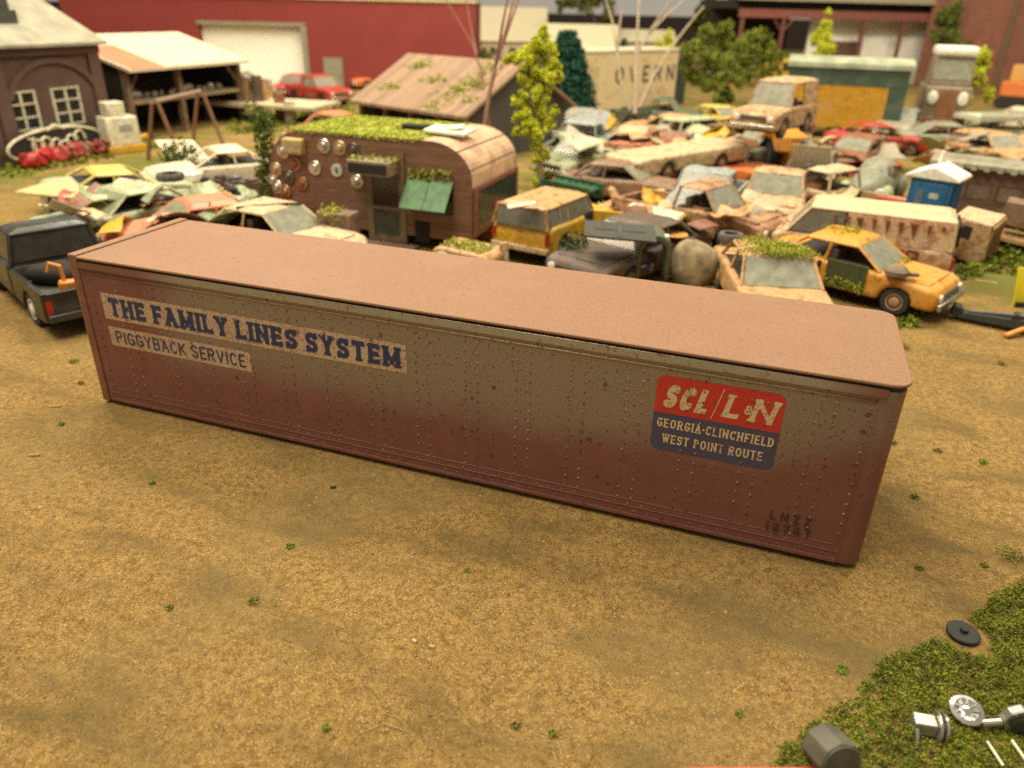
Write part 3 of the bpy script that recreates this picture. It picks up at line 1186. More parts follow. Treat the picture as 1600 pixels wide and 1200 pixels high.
# camper trailer, side towards the camera on the plane y = 10.6
YC = 10.6
WOODC = None
def siding(name, c1, c2, h=.16):
    m, nt, b = newmat(name)
    co = coords(nt)
    sp = N(nt, 'ShaderNodeSeparateXYZ')
    nt.links.new(co, sp.inputs[0])
    q = mth(nt, 'DIVIDE', sp.outputs[2], h)
    wn = N(nt, 'ShaderNodeTexWhiteNoise', noise_dimensions='1D')
    nt.links.new(mth(nt, 'FLOOR', q), wn.inputs['W'])
    fr = mth(nt, 'FRACT', q)
    mp = N(nt, 'ShaderNodeMapping')
    mp.inputs['Scale'].default_value = (2, 2, 18)
    nt.links.new(co, mp.inputs[0])
    f = noise(nt, mp.outputs[0], 1, 5, .65)
    c = mixc(nt, wn.outputs[0], c1, c2)
    c = mixc(nt, smooth(nt, f, .4, .75, 0, .7), c, (.30, .18, .11))
    c = mixc(nt, mth(nt, 'MULTIPLY', mth(nt, 'LESS_THAN', fr, .10), .45), c, (.03, .015, .01))
    nt.links.new(c, b.inputs['Base Color'])
    b.inputs['Roughness'].default_value = .6
    bump(nt, b, fr, .4, .03)
    return m


SIDING = siding('camper_boards', (.14, .066, .042), (.21, .105, .066))
CSHELL = plain('camper_shell', (.58, .38, .23), .55, .2, 2.5)
co_ = Vector((VY(420, 300, YC).x, YC, 0))
cp = thing('camper_trailer', 'brown boarded camper trailer with mossy roof and hubcaps hung on its side', 'camper', co_)
def cl(px, py, y=YC):
    v = VY(px, py, y) - co_
    return v.x, v.z
xr = cl(737, 290)[0]
ztop = cl(590, 215)[1] + .02
prof = [(.25, .35), (xr - .1, .35), (xr, .5), (xr, 1.75)]
cx, cz, rx, rz2 = xr - 1.25, ztop - 1.0, 1.25, 1.0
prof += [(cx + rx * math.cos(R(a)), cz + rz2 * math.sin(R(a))) for a in range(10, 91, 8)]
prof += [(1.35 + 1.3 * math.cos(R(a)), ztop - 1.5 + 1.5 * math.sin(R(a))) for a in range(98, 175, 8)]
prof += [(.02, .8)]
CW = 3.7
mb = MB()
mb.prism(prof, 0, .06, 'y')
mb.build('side_wall', SIDING, cp)
mb = MB()
mb.prism(prof, CW - .06, CW, 'y')
mb.build('side_wall', SIDING, cp)
mb = MB()
inn = [(x * .995 + .01, z) for x, z in prof]
n = len(prof)
for i in range(n):
    j = (i + 1) % n
    a_, b2 = prof[i], prof[j]
    mb.poly([(a_[0], .06, a_[1]), (b2[0], .06, b2[1]), (b2[0], CW - .06, b2[1]), (a_[0], CW - .06, a_[1])])
mb.build('shell', CSHELL, cp, sm=True, ang=25)
mb = MB()                                                    # seams of the curved shell
for k in (5, 9):
    x, z = prof[k]
    mb.tube([(x, .0, z + .005), (x, CW, z + .005)], .02, 6)
mb.build('shell_seam', plain('seam_brown', (.2, .11, .06), .6), cp)
# front window on the end wall
mb = MB()
mb.bb(xr + .002, xr + .05, .22, CW - .22, .72, 1.72)
fw = mb.build('window', DGLASS, cp)
mb = MB()
mb.bb(xr - .01, xr + .08, .08, .26, .5, 1.85)
mb.bb(xr - .01, xr + .08, CW - .26, CW - .08, .5, 1.85)
mb.bb(xr - .01, xr + .08, .26, CW - .26, 1.74, 1.86)
mb.bb(xr - .01, xr + .08, .26, CW - .26, .55, .70)
mb.build('frame', plain('red_brown_trim', (.22, .085, .05), .6), fw)
# door
dx0, dz1 = cl(577, 262)
dx1 = cl(628, 268)[0]
dz1 = cl(600, 262)[1]
TRIM = plain('grey_brown_trim', (.19, .13, .08), .6)
mb = MB()
mb.bb(dx0 - .10, dx0 + .1, -.07, .02, .12, dz1)
mb.bb(dx1 - .1, dx1 + .10, -.07, .02, .12, dz1 + .45)
mb.bb(dx0 + .1, dx1 - .1, -.07, .02, .12, .26)
mb.bb(dx0 + .1, dx1 - .1, -.07, .02, 1.02, 1.12)
dr = mb.build('door', TRIM, cp)
mb = MB()
mb.bb(dx0 + .1, dx1 - .1, -.03, -.004, .26, 1.02)
mb.build('lower_pane', dusty_glass('greenish_pane', (.10, .11, .08), .15, .9), dr)
mb = MB()
mb.bb(dx0 + .1, dx1 - .1, -.03, -.004, 1.12, dz1)
mb.build('upper_pane', dusty_glass('brownish_pane', (.09, .06, .045), .15, .9), dr)
mb = MB()
mb.bb(dx0 - .2, dx1 + .5, -.5, -.08, .0, .1)
mb.build('step', TRIM, cp)
# air conditioner above the door
ax0, az1 = cl(562, 242)
ax1, az0 = cl(606, 266)
ax1 += .42
mb = MB()
mb.bb(ax0, ax1, -.75, .0, az0 - .05, az1)
ac = mb.build('air_conditioner', plain('ac_case', (.27, .20, .12), .6), cp, bevel=.03)
mb = MB()
for k in range(7):
    z = az0 + .02 + k * (az1 - az0 - .1) / 7
    mb.bb(ax0 + .06, ax1 - .06, -.785, -.752, z, z + .035)
mb.build('grille', DARK, ac)
rnd = random.Random(8)
mb = MB()
for _ in range(40):
    mb.leaves((rnd.uniform(ax0, ax1), rnd.uniform(-.7, 0), az1 + .02), (.1, .1, .05), 5, .05, rnd, .1)
mb.build('moss', MOSS, ac)
# awning over the window
wx0 = cl(640, 285)[0]
wx1, wz0 = cl(708, 338)
wz1 = cl(690, 285)[1]
mb = MB()
mb.bb(wx0, wx1, -.02, .03, wz0, wz1)
wd = mb.build('window', plain('dark_pane', (.02, .02, .018), .2), cp)
mb = MB()
aw0, aw1 = wx0 - .05, wx1 + .03
for k in range(2):
    xa = aw0 + k * (aw1 - aw0) / 2 + .01
    xb = aw0 + (k + 1) * (aw1 - aw0) / 2 - .01
    mb.hull8([(xa, -.62, wz1 - .70), (xb, -.62, wz1 - .70), (xb, -.02, wz1 - .02), (xa, -.02, wz1 - .02),
              (xa, -.64, wz1 - .66), (xb, -.64, wz1 - .66), (xb, -.02, wz1 + .04), (xa, -.02, wz1 + .04)])
mb.build('awning', plain('awning_green', (.085, .20, .075), .55, .2), wd)
mb = MB()
for _ in range(60):
    mb.leaves((rnd.uniform(wx0, wx1), -.05, wz1 + rnd.uniform(.05, .3)), (.07, .05, .07), 5, .045, rnd, .1)
mb.build('moss', MOSS, wd)
mb = MB()
x_, z_ = cl(655, 375)
mb.bb(x_ - .1, x_ + .35, -.03, .02, .2, z_ + .55)
mb.build('vent_panel', DARK, cp)
# roof moss and hatches
mb = MB()
xa, xb = .75, xr - 1.5
for _ in range(1300):
    mb.leaves((rnd.uniform(xa, xb), rnd.uniform(.05, CW - .1), ztop + .018), (.16, .16, .016), 8, .032, rnd, .1)
mb.bb(xa + .1, xb - .1, .05, CW - .1, ztop - .03, ztop + .02)
for _ in range(90):
    mb.leaves((rnd.uniform(xa - .2, xb), .0, ztop - rnd.uniform(0, .05)), (.1, .05, .05), 5, .04, rnd, .1)
mb.build('moss', MOSS, cp)
mb = MB()
hx = cl(605, 212)[0]
mb.bb(hx - .35, hx + .45, 1.5, 1.9, ztop + .03, ztop + .16)
mb.build('roof_vent', DARK, cp, bevel=.03)
mb = MB()
hx = cl(672, 215)[0]
mb.box((hx, 1.3, ztop + .12), (1.25, .9, .07), (.05, .04, 0))
mb.build('roof_hatch', plain('pale_panel', (.72, .72, .55), .5), cp)
mb = MB()
mb.box((hx + .1, 1.4, ztop + .2), (.55, .5, .05), (.05, -.1, .3))
mb.build('roof_panel', WHITE, cp)
# wheel under the camper
mb = MB()
mb.lathe([(.2, -.1), (.36, -.09), (.38, 0), (.36, .09), (.2, .1)], (2.2, .2, .38), 'y', 18)
mb.build('wheel', RUBBER, cp)
# hubcaps hanging on the side: each is its own thing
HUBP = [(441, 237), (461, 256), (491, 263), (430, 265), (450, 277), (432, 293), (471, 287), (505, 229), (530, 232), (551, 235), (557, 284), (445, 300), (425, 283)]
HUBM = [CHROME, plain('rusted_hubcap', (.30, .15, .07), .4, .3, 8, .6), CHROME, plain('tan_hubcap', (.48, .34, .2), .4, .2, 8, .6), plain('dark_hubcap', (.12, .09, .07), .35, .2, 8, .6)]
for k, (px, py) in enumerate(HUBP):
    v = VY(px, py, YC - .06)
    mb = MB()
    mb.lathe([(.20, .0), (.215, -.03), (.19, -.055), (.12, -.06), (.09, -.10), (.02, -.115)], (0, 0, 0), 'y', 18)
    mb.lathe([(.075, -.09), (.06, -.125), (.01, -.13)], (0, 0, 0), 'y', 12)
    o = mb.build('hubcap', HUBM[k % 5], sm=True)
    o.location = (v.x, YC - .002, v.z)
    tag(o, 'round metal hubcap hanging on the boarded side of the brown camper', 'hubcap', 'hubcaps on the camper side')
v = VY(526, 266, YC - .03)
mb = MB()
mb.lathe([(.18, 0), (.18, -.035), (.01, -.036)], (0, 0, 0), 'y', 20)
o = mb.build('clock', plain('clock_face', (.55, .60, .45), .4), sm=True)
o.location = (v.x, YC - .003, v.z)
tag(o, 'pale round disc with small blue centre hanging on the camper side', 'disc')
mb = MB()
mb.prism([(-.05, -.08), (.05, -.08), (.03, .1), (-.03, .1)], -.045, -.038, 'y')
c_ = mb.build('centre', plain('clock_blue', (.03, .10, .22), .4), o)
v = VY(464, 227, YC)
mb = MB()
mb.bb(-.32, .32, -.3, 0, -.22, .22)
o = mb.build('wall_box', plain('yellow_tan_case', (.50, .34, .12), .5), bevel=.05)
o.location = (v.x, YC - .002, v.z)
tag(o, 'yellow tan metal box fixed high on the left end of the camper', 'box')
mb = MB()
mb.bb(-.25, .2, -.312, -.302, -.14, .14)
mb.build('front_panel', plain('box_front', (.38, .30, .18), .6), o)

# column of ivy at the camper's left end
p = G(413, 330)
mb = MB()
rnd = random.Random(31)
for k in range(12):
    z = .15 + k * .27
    mb.leaves((rnd.uniform(-.06, .06), rnd.uniform(-.06, .06), z), (.33, .33, .26), 110, .07, rnd, .2)
iv = mb.build('column_shrub', SHRUBG)
iv.location = (VY(413, 300, YC - .2).x - .05, YC + .1, 0)
tag(iv, 'tall narrow dark green shrub at left end of the brown camper', 'shrub')
mb = MB()
mb.tube([(0, 0, 0), (.03, 0, 1.2), (-.02, .02, 2.6)], [.06, .045, .02], 7)
mb.build('trunk', WOODG, iv)

# ------------------------------------------------------------------ vehicles
KINDS = {
    'sedan': dict(L=4.9, W=1.86, belt=.92, hood=.86, roof=1.40, xb0=-1.55, xt0=-.95, xt1=.30, xb1=.98, wr=.33, ax=1.45, deck=.88),
    'wagon': dict(L=4.8, W=1.84, belt=.92, hood=.86, roof=1.45, xb0=-2.25, xt0=-2.0, xt1=.30, xb1=.95, wr=.33, ax=1.42, deck=.9),
    'suv': dict(L=4.3, W=1.88, belt=1.10, hood=1.04, roof=1.70, xb0=-2.1, xt0=-2.02, xt1=.32, xb1=.70, wr=.38, ax=1.25, deck=1.1),
    'pickup': dict(L=5.1, W=1.94, belt=1.08, hood=1.04, roof=1.72, xb0=-.42, xt0=-.30, xt1=.52, xb1=1.02, wr=.38, ax=1.55, deck=1.0, bed=True),
    'van': dict(L=5.0, W=2.05, belt=1.25, hood=1.12, roof=2.15, xb0=-2.44, xt0=-2.40, xt1=1.15, xb1=1.72, wr=.36, ax=1.55, deck=1.2, panel=True),
}


DENT = bpy.data.textures.new('dents', 'CLOUDS')
DENT.noise_scale = .55
DENT.noise_depth = 2


def soften(o, voxel, dent):
    m1 = o.modifiers.new('remesh', 'REMESH')
    m1.mode = 'VOXEL'
    m1.voxel_size = voxel
    m1.use_smooth_shade = True
    m2 = o.modifiers.new('smooth', 'SMOOTH')
    m2.factor = .5
    m2.iterations = 3
    m3 = o.modifiers.new('dents', 'DISPLACE')
    m3.texture = DENT
    m3.texture_coords = 'GLOBAL'
    m3.strength = dent * 3
    m3.mid_level = .5


def car(name, label, cat, kind, mat, at, aim, z=0, s=1.0, group='wrecked vehicles in the scrapyard', rot=None, glass=None, moss=None,
        bumpers=CHROME, rim=RIM, hood=None, roofmat=None, doors=False, lod=0, wheels=True, hood_open=0, panes='all', vary=None, cabin=True, interior=None, loc=None):
    K = dict(KINDS[kind])
    if vary:
        K.update(vary)
    if loc:
        p, rz = loc
    else:
        p, rz = heading(at, aim, z)
    t = thing(name, label, cat, p, rz, group, s=s)
    if rot:
        t.rotation_euler = (rot[0], rot[1], rz)
    gl = glass or GLASS
    roofmat = roofmat or mat
    Lh, Wh = K['L'] / 2, K['W'] / 2
    belt, hd, rf_, wr, ax, deck = K['belt'], K['hood'], K['roof'], K['wr'], K['ax'], K['deck']
    ra = wr * 1.22
    zb = wr * .85

    def archpts(xc, n=9):
        return [(xc + ra * math.cos(a), zb + ra * math.sin(a)) for a in [PI * k / n for k in range(n + 1)]]
    bed = K.get('bed')
    xr0 = K['xb0'] if bed else -Lh
    prof = []
    if bed:
        prof += [(xr0, zb), (xr0, belt)]
    else:
        prof += [(-Lh + .06, zb), (-Lh, zb + .12), (-Lh - .02, (zb + deck) / 2 + .1), (-Lh + .06, deck - .08), (-Lh + .2, deck)]
        if K['xb0'] > -Lh + .5:
            prof += [(K['xb0'] - .1, belt)]
    prof += [(K['xb1'], belt), (K['xb1'] + .12, belt - .01), (Lh - .35, hd - .03), (Lh - .1, hd - .10), (Lh, hd - .24), (Lh - .01, zb + .1), (Lh - .08, zb)]
    prof += archpts(ax)
    if not bed:
        prof += archpts(-ax)
    # bulging sides: the outline is a little smaller at the flanks than just inside them, then softened and dented
    xm_, zm_ = sum(q[0] for q in prof) / len(prof), (zb + belt) / 2 + .05
    sl = [(-Wh, .955, .84), (-Wh + .05, .985, .95), (-Wh + .16, 1, 1), (Wh - .16, 1, 1), (Wh - .05, .985, .95), (Wh, .955, .84)]
    mb = MB()
    rings = [[mb.bm.verts.new((xm_ + (x - xm_) * kx, y, zm_ + (z - zm_) * (kz if z > zm_ else 1 - (1 - kz) * .4))) for x, z in prof] for y, kx, kz in sl]
    mb.bm.faces.new(rings[0])
    mb.bm.faces.new(rings[-1][::-1])
    for r0, r1 in zip(rings, rings[1:]):
        for i in range(len(prof)):
            j = (i + 1) % len(prof)
            mb.bm.faces.new((r0[i], r0[j], r1[j], r1[i]))
    body = mb.build('body', mat, t, sm=True)
    soften(body, .055 if not lod else .075, .035 if group else .016)
    mb = MB()
    mb.bb(-Lh + .25, Lh - .25, -Wh + .22, Wh - .22, zb - .08, .6 if bed else min(belt, deck) - .14)
    mb.build('chassis', DARK, t)
    if bed:
        sp = [(-Lh, zb + .05), (-Lh, deck), (xr0 - .06, deck), (xr0 - .06, zb + .05)] + archpts(-ax)
        for y in (-1, 1):
            mb = MB()
            mb.prism(sp, y * Wh, y * (Wh - .10), 'y')
            mb.build('bed_side', mat, t, bevel=.025, sm=True)
        mb = MB()
        mb.bb(-Lh, -Lh + .09, -Wh + .11, Wh - .11, zb + .12, deck - .02)
        tg = mb.build('tailgate', mat, t, bevel=.02)
        mb = MB()
        mb.bb(-Lh + .1, xr0 - .02, -Wh + .11, Wh - .11, .62, .68)
        mb.bb(xr0 - .09, xr0 - .03, -Wh + .11, Wh - .11, .68, deck)
        mb.build('bed_floor', interior or DARK, t)
    # hood and lids
    hl = hood or mat
    x0, x1 = K['xb1'] + .16, Lh - .30
    mb = MB()
    if hood_open:
        hm = Matrix.Rotation(-hood_open, 3, 'Y')
        def hp(x, y, z):
            q = hm @ Vector((x - x0, y, z))
            return (q.x + x0, y, q.z + belt + .02)
        mb.hull8([hp(x0, -Wh + .2, 0), hp(x1, -Wh + .2, 0), hp(x1, Wh - .2, 0), hp(x0, Wh - .2, 0), hp(x0, -Wh + .2, .04), hp(x1, -Wh + .2, .03), hp(x1, Wh - .2, .03), hp(x0, Wh - .2, .04)])
    else:
        mb.hull8([(x0, -Wh + .18, belt - .03), (x1, -Wh + .22, hd - .05), (x1, Wh - .22, hd - .05), (x0, Wh - .18, belt - .03),
                  (x0, -Wh + .22, belt + .018), (x1, -Wh + .26, hd - .012), (x1, Wh - .26, hd - .012), (x0, Wh - .22, belt + .018)])
    mb.build('hood', hl, t, bevel=.015)
    if hood_open:
        mb = MB()
        mb.bb(x0 + .05, x1 - .05, -Wh + .25, Wh - .25, belt - .3, belt - .006 + (hd - belt) * .0 + .012)
        mb.build('engine_bay', DARK, t)
        mb = MB()
        mb.bb(x0 + .3, x1 - .3, -.25, .25, belt, belt + .14)
        mb.lathe([(.2, 0), (.2, .1), (.05, .12)], ((x0 + x1) / 2, 0, belt + .14), 'z', 12)
        mb.build('engine', plain('engine_grey', (.15, .13, .1), .5), t)
    if not bed and K['xb0'] > -Lh + .5:
        x0, x1 = K['xb0'] - .18, -Lh + .28
        mb = MB()
        mb.hull8([(x1, -Wh + .22, deck - .03), (x0, -Wh + .2, belt - .03), (x0, Wh - .2, belt - .03), (x1, Wh - .22, deck - .03),
                  (x1, -Wh + .26, deck + .014), (x0, -Wh + .24, belt + .014), (x0, Wh - .24, belt + .014), (x1, Wh - .26, deck + .014)])
        mb.build('trunk_lid', mat, t, bevel=.015)
    # cabin: roof, pillars, panes
    if cabin:
        wb, wt = Wh - .09, Wh - .22
        B = lambda x, y: Vector((x, y * wb, belt - .01))
        T = lambda x, y: Vector((x, y * wt, rf_ - .04))
        xs = (K['xb0'], K['xt0'], K['xt1'], K['xb1'])
        mb = MB()
        e = .05
        crown = .10
        ro = [(xs[1] - e, -wt - e), (xs[2] + e, -wt - e), (xs[2] + e, wt + e), (xs[1] - e, wt + e)]
        mid = [(xs[1] + .12, -wt + .18), (xs[2] - .12, -wt + .18), (xs[2] - .12, wt - .18), (xs[1] + .12, wt - .18)]
        z0 = rf_ - .10
        b0 = [mb.bm.verts.new((x, y, z0)) for x, y in ro]
        b1 = [mb.bm.verts.new((x, y, z0 + .05)) for x, y in ro]
        b2 = [mb.bm.verts.new((x, y, z0 + .05 + crown)) for x, y in mid]
        mb.bm.faces.new(b0[::-1])
        for i in range(4):
            j = (i + 1) % 4
            mb.bm.faces.new((b0[i], b0[j], b1[j], b1[i]))
            mb.bm.faces.new((b1[i], b1[j], b2[j], b2[i]))
        mb.bm.faces.new(b2)
        rfo = mb.build('roof', roofmat, t, sm=True)
        soften(rfo, .032, .02 if group else .008)
        def pillar(a_, b_, r):
            MB().tube([a_, b_], r, 4).build('pillar', roofmat, t)
        for y in (-1, 1):
            for xb, xt, r in ((xs[0], xs[1], .055), (xs[3], xs[2], .04)):
                pillar(B(xb, y), T(xt, y), r)
            if not K.get('panel'):
                xm = (xs[1] + xs[2]) / 2 if kind != 'pickup' else None
                if xm is not None:
                    pillar(B(xm - .05, y), T(xm, y), .04)
                if kind in ('wagon', 'suv'):
                    pillar(B(xs[0] + .75, y), T(xs[1] + .75, y), .035)
        def pane(nm, q, m):
            nrm = (q[1] - q[0]).cross(q[3] - q[0]).normalized() * .012
            mb = MB()
            mb.hull8([v - nrm for v in q] + [v + nrm for v in q])
            return mb.build(nm, m, t)
        def ins(q, k=.06):
            c = sum(q, Vector()) / 4
            return [v + (c - v) * k for v in q]
        if panes in ('all', 'front', 'noside'):
            pane('windscreen', ins([B(xs[3], -1), B(xs[3], 1), T(xs[2], 1), T(xs[2], -1)]), gl)
        if panes in ('all', 'rear', 'noside'):
            pane('rear_window', ins([B(xs[0], 1), B(xs[0], -1), T(xs[1], -1), T(xs[1], 1)]), gl)
        if K.get('panel'):
            xc = xs[2] - .95
            for y in (-1, 1):
                mb = MB()
                mb.hull8([(xs[0], y * (wb + .03), belt - .03), (xc, y * (wb + .03), belt - .03), (xc, y * (wb - .03), belt - .03), (xs[0], y * (wb - .03), belt - .03),
                          (xs[1], y * (wt + .04), rf_ - .05), (xc, y * (wt + .04), rf_ - .05), (xc, y * (wt - .03), rf_ - .05), (xs[1], y * (wt - .03), rf_ - .05)])
                mb.build('side_panel', mat, t)
                if panes == 'all':
                    pane('side_window', ins([B(xc, y), B(xs[3], y), T(xs[2], y), T(xc, y)], .1), gl)
        elif panes in ('all',):
            for y in (-1, 1):
                if kind == 'pickup':
                    pane('side_window', ins([B(xs[0], y), B(xs[3], y), T(xs[2], y), T(xs[1], y)], .1), gl)
                else:
                    xm = (xs[1] + xs[2]) / 2
                    pane('side_window', ins([B(xs[0], y), B(xm - .05, y), T(xm, y), T(xs[1], y)], .1), gl)
                    pane('side_window', ins([B(xm - .05, y), B(xs[3], y), T(xs[2], y), T(xm, y)], .1), gl)
        # dark cockpit
        mb = MB()
        mb.bb(xs[0] + .12, xs[3] - .12, -wb + .06, wb - .06, belt - .2, belt + .012)
        mb.build('interior', interior or DARK, t)
        if not lod:
            for y in (-.4, .4):
                mb = MB()
                mb.bb(-.35 if kind != 'pickup' else xs[0] + .25, -.15 if kind != 'pickup' else xs[0] + .45, y - .28, y + .28, belt - .1, belt + .28)
                mb.build('seat', plain('seat_brown', (.09, .055, .035), .8), t, bevel=.05)
        if moss:
            mb = MB()
            rnd = random.Random(int(abs(p.x * 100)))
            for (fx, fy, n_) in moss:
                for _ in range(n_ * 3):
                    u = xs[1] + (xs[2] - xs[1]) * min(1.05, max(-.05, fx + rnd.gauss(0, .18)))
                    v = wt * max(-1.05, min(1.05, fy + rnd.gauss(0, .33)))
                    mb.leaves((u, v, rf_ + .05), (.11, .11, .08), 7, .032, rnd, .1)
            mb.build('moss', MOSS, rfo)
    # wheels
    if wheels:
        for y in (-1, 1):
            for x in (-ax, ax):
                mb = MB()
                w_ = .10
                yc = y * (Wh - .13)
                mb.lathe([(wr * .6, -w_), (wr * .95, -w_), (wr, -w_ * .6), (wr, w_ * .6), (wr * .95, w_), (wr * .6, w_)], (x, yc, wr), 'y', 20 if not lod else 14)
                wo = mb.build('wheel', RUBBER, t, sm=True)
                mb = MB()
                q = y
                mb.lathe([(wr * .62, q * .07), (wr * .6, q * .108), (wr * .42, q * .092), (wr * .34, q * .105), (wr * .2, q * .125), (.01, q * .13)], (x, yc, wr), 'y', 16 if not lod else 10)
                mb.build('rim', rim, wo, sm=True)
    # bumpers and lamps
    if bumpers:
        for x, nm in ((Lh + .05, 'front_bumper'), (-Lh - .05, 'rear_bumper')):
            mb = MB()
            mb.bb(x - .05, x + .05, -Wh + .04, Wh - .04, zb + .06, zb + .22)
            mb.build(nm, bumpers, t, bevel=.03)
    for y in (-1, 1):
        mb = MB()
        mb.lathe([(.10, Lh - .04), (.11, Lh + .012), (.08, Lh + .03), (.01, Lh + .035)], (0, y * (Wh - .28), hd - .28), 'x', 14)
        mb.build('headlight', LENS, t)
        mb = MB()
        mb.bb(-Lh - .03, -Lh + .05, y * (Wh - .05), y * (Wh - .17), deck - .46, deck - .18)
        mb.build('tail_light', REDLENS, t)
    mb = MB()
    mb.bb(Lh - .03, Lh + .012, -Wh + .42, Wh - .42, hd - .38, hd - .20)
    mb.build('grille', plain('grille_dark', (.09, .08, .06), .4), t)
    return t


#@@PART3

# paints
P_CREAM = paint('cream_paint', (.60, .44, .25), .35)
P_BEIGE = paint('beige_paint', (.56, .37, .19), .5)
P_TAN = paint('tan_paint', (.55, .32, .13), .45)
P_YEL = paint('yellow_paint', (.62, .36, .02), .3)
P_TAXI = paint('taxi_paint', (.66, .30, .025), .35)
P_MINT = paint('mint_paint', (.34, .42, .24), .55)
P_SALM = paint('salmon_paint', (.66, .21, .10), .25)
P_LEMON = paint('lemon_paint', (.58, .48, .10), .3)
P_BLUEGREY = paint('bluegrey_paint', (.30, .34, .31), .35)
P_GREYGREEN = paint('greygreen_paint', (.25, .26, .17), .35)
P_PALEGREEN = paint('palegreen_paint', (.40, .44, .25), .3)
P_UMBER = paint('umber_paint', (.105, .075, .05), .4, .6)
P_OLIVE = paint('olive_paint', (.10, .13, .06), .2)
P_BLACK = paint('black_paint', (.022, .023, .018), .02, .35)
P_RED = paint('red_paint', (.42, .035, .02), .3)
P_RUST = paint('rust_paint', (.30, .13, .06), .7)
P_ORANGE = paint('orange_paint', (.62, .16, .03), .2)
P_WHITE = paint('offwhite_paint', (.68, .60, .42), .3)
P_PINK = paint('pink_paint', (.55, .28, .2), .35)
P_GREY = paint('grey_paint', (.33, .29, .21), .3)
P_BROWN = paint('brown_paint', (.25, .15, .085), .45)

# ---- front rank behind the trailer, right half
tx = car('taxi', 'orange yellow sedan with missing door and tan wheel hub behind the trailer nose', 'car', 'sedan', P_TAXI,
         (1322, 455), (1450, 488), vary=dict(L=4.7, roof=1.42), moss=[(.5, .2, 22)], glass=PALEGLASS, panes='front', group=None)
mb = MB()                                                    # open doorway with grass inside
mb.bb(-.25, .72, -.965, -.90, .36, 1.0)
mb.build('door_opening', plain('doorway_green', (.06, .075, .02), .9), tx)
mb = MB()
rnd = random.Random(2)
for _ in range(60):
    mb.leaves((rnd.uniform(-.2, .7), -.97, rnd.uniform(.36, .62)), (.08, .03, .06), 5, .04, rnd, .1)
mb.build('moss', MOSS, tx)
mb = MB()
for _ in range(24):
    mb.leaves((1.0 + rnd.uniform(-.1, .15), rnd.uniform(-.6, .75), .97), (.08, .1, .04), 5, .04, rnd, .1)
mb.build('moss', MOSS, tx)
mb = MB()
for k, (x0, h) in enumerate(((-1.05, .3), (-.85, .26), (-.68, .3), (-.52, .28))):
    mb.prism([(x0, .62), (x0 + .09, .62), (x0 + .12, .62 + h), (x0 + .02, .62 + h)], -.945, -.938, 'y')
mb.build('lettering', plain('black_lettering', (.02, .015, .01), .6), tx)
mb = MB()
text_mesh(mb, '870', .98, 1.28, .72, .88, -.945, .18, False, gap=.3, res=14, mapf=lambda u, v: (u, -.945, v)) if False else None
mb.bm.free()
v = G(1400, 430, .95)
o = MB().lathe([(.02, 0), (.26, .02), (.27, .12), (.18, .22), (.02, .26)], (0, 0, 0), 'z', 14).build('air_cleaner', plain('greybrown_lump', (.20, .15, .10), .8), sm=True)
o.location = v
tag(o, 'round grey brown air cleaner lying on the hood of the orange taxi', 'car part')
mb = MB()
mb.box((.32, 0, .06), (.3, .12, .08))
mb.build('snout', plain('greybrown_lump', (.20, .15, .10), .8), o)

car('station_wagon', 'tan car with thick green moss on its roof and clouded windscreen facing the trailer', 'car', 'sedan', P_TAN,
    (1196, 486), (1264, 600), vary=dict(L=5.2, W=1.95, roof=1.45), moss=[(.3, -.3, 45), (.6, .3, 55), (.8, -.2, 45), (.9, .5, 30), (.75, .0, 40)], glass=PALEGLASS, panes='front', group=None)


def tyre(label, at, z, r=.33, rot=(0, 0, 0), mat=OLDRUBBER, group=None, w=.2):
    mb = MB()
    mb.lathe([(r * .58, 0), (r * .92, 0), (r, w * .25), (r, w * .75), (r * .92, w), (r * .58, w), (r * .58, 0)], (0, 0, 0), 'z', 22)
    o = mb.build('tyre', mat, sm=True)
    o.location = G(*at, z)
    o.rotation_euler = rot
    return tag(o, label, 'tyre', group)


tyre('loose dark tyre lying flat on the trunk of the tan mossy car', (1141, 376), .98)

vn = car('panel_van', 'long cream van with rust streaks below its roof, behind the orange taxi', 'van', 'van', paint('van_cream', (.62, .42, .23), .55, .55, (.22, .07, .025)),
         (1320, 418), (1200, 401), z=-.22, vary=dict(L=5.1, roof=1.84, belt=1.08, hood=.98, deck=1.05), glass=GLASS, panes='all', rim=CHROME, roofmat=paint('van_roof', (.70, .50, .28), .2), group=None)
mb = MB()
mb.bb(-2.575, -2.52, -.75, .75, 1.15, 1.7)
mb.build('rear_opening', DARK, vn)
rnd = random.Random(91)
for k in range(9):
    x0 = -2.2 + k * .33
    h_ = rnd.uniform(.14, .42)
    y0_ = 1.0
    MB().prism([(x0, 1.68), (x0 + rnd.uniform(.1, .22), 1.68), (x0 + .07, 1.68 - h_)], .955, .972, 'y').build('rust_streak', plain('rust_stain', (.20, .06, .02), .8), vn).rotation_euler = (0, 0, 0)
mb = MB()
for x in (-1.55, -1.2):
    for a in (0, 1, 2, 3):
        dx, dz = [(0, .12), (.12, 0), (0, -.12), (-.12, 0)][a]
        mb.box((x + dx, 1.035, .86 + dz), (.24 if dx == 0 else .05, .02, .24 if dx else .05))
mb.build('rust_patch', plain('rust_stain', (.20, .06, .02), .8), vn)
tyre('loose tyre', (0, 0), 0) if False else None

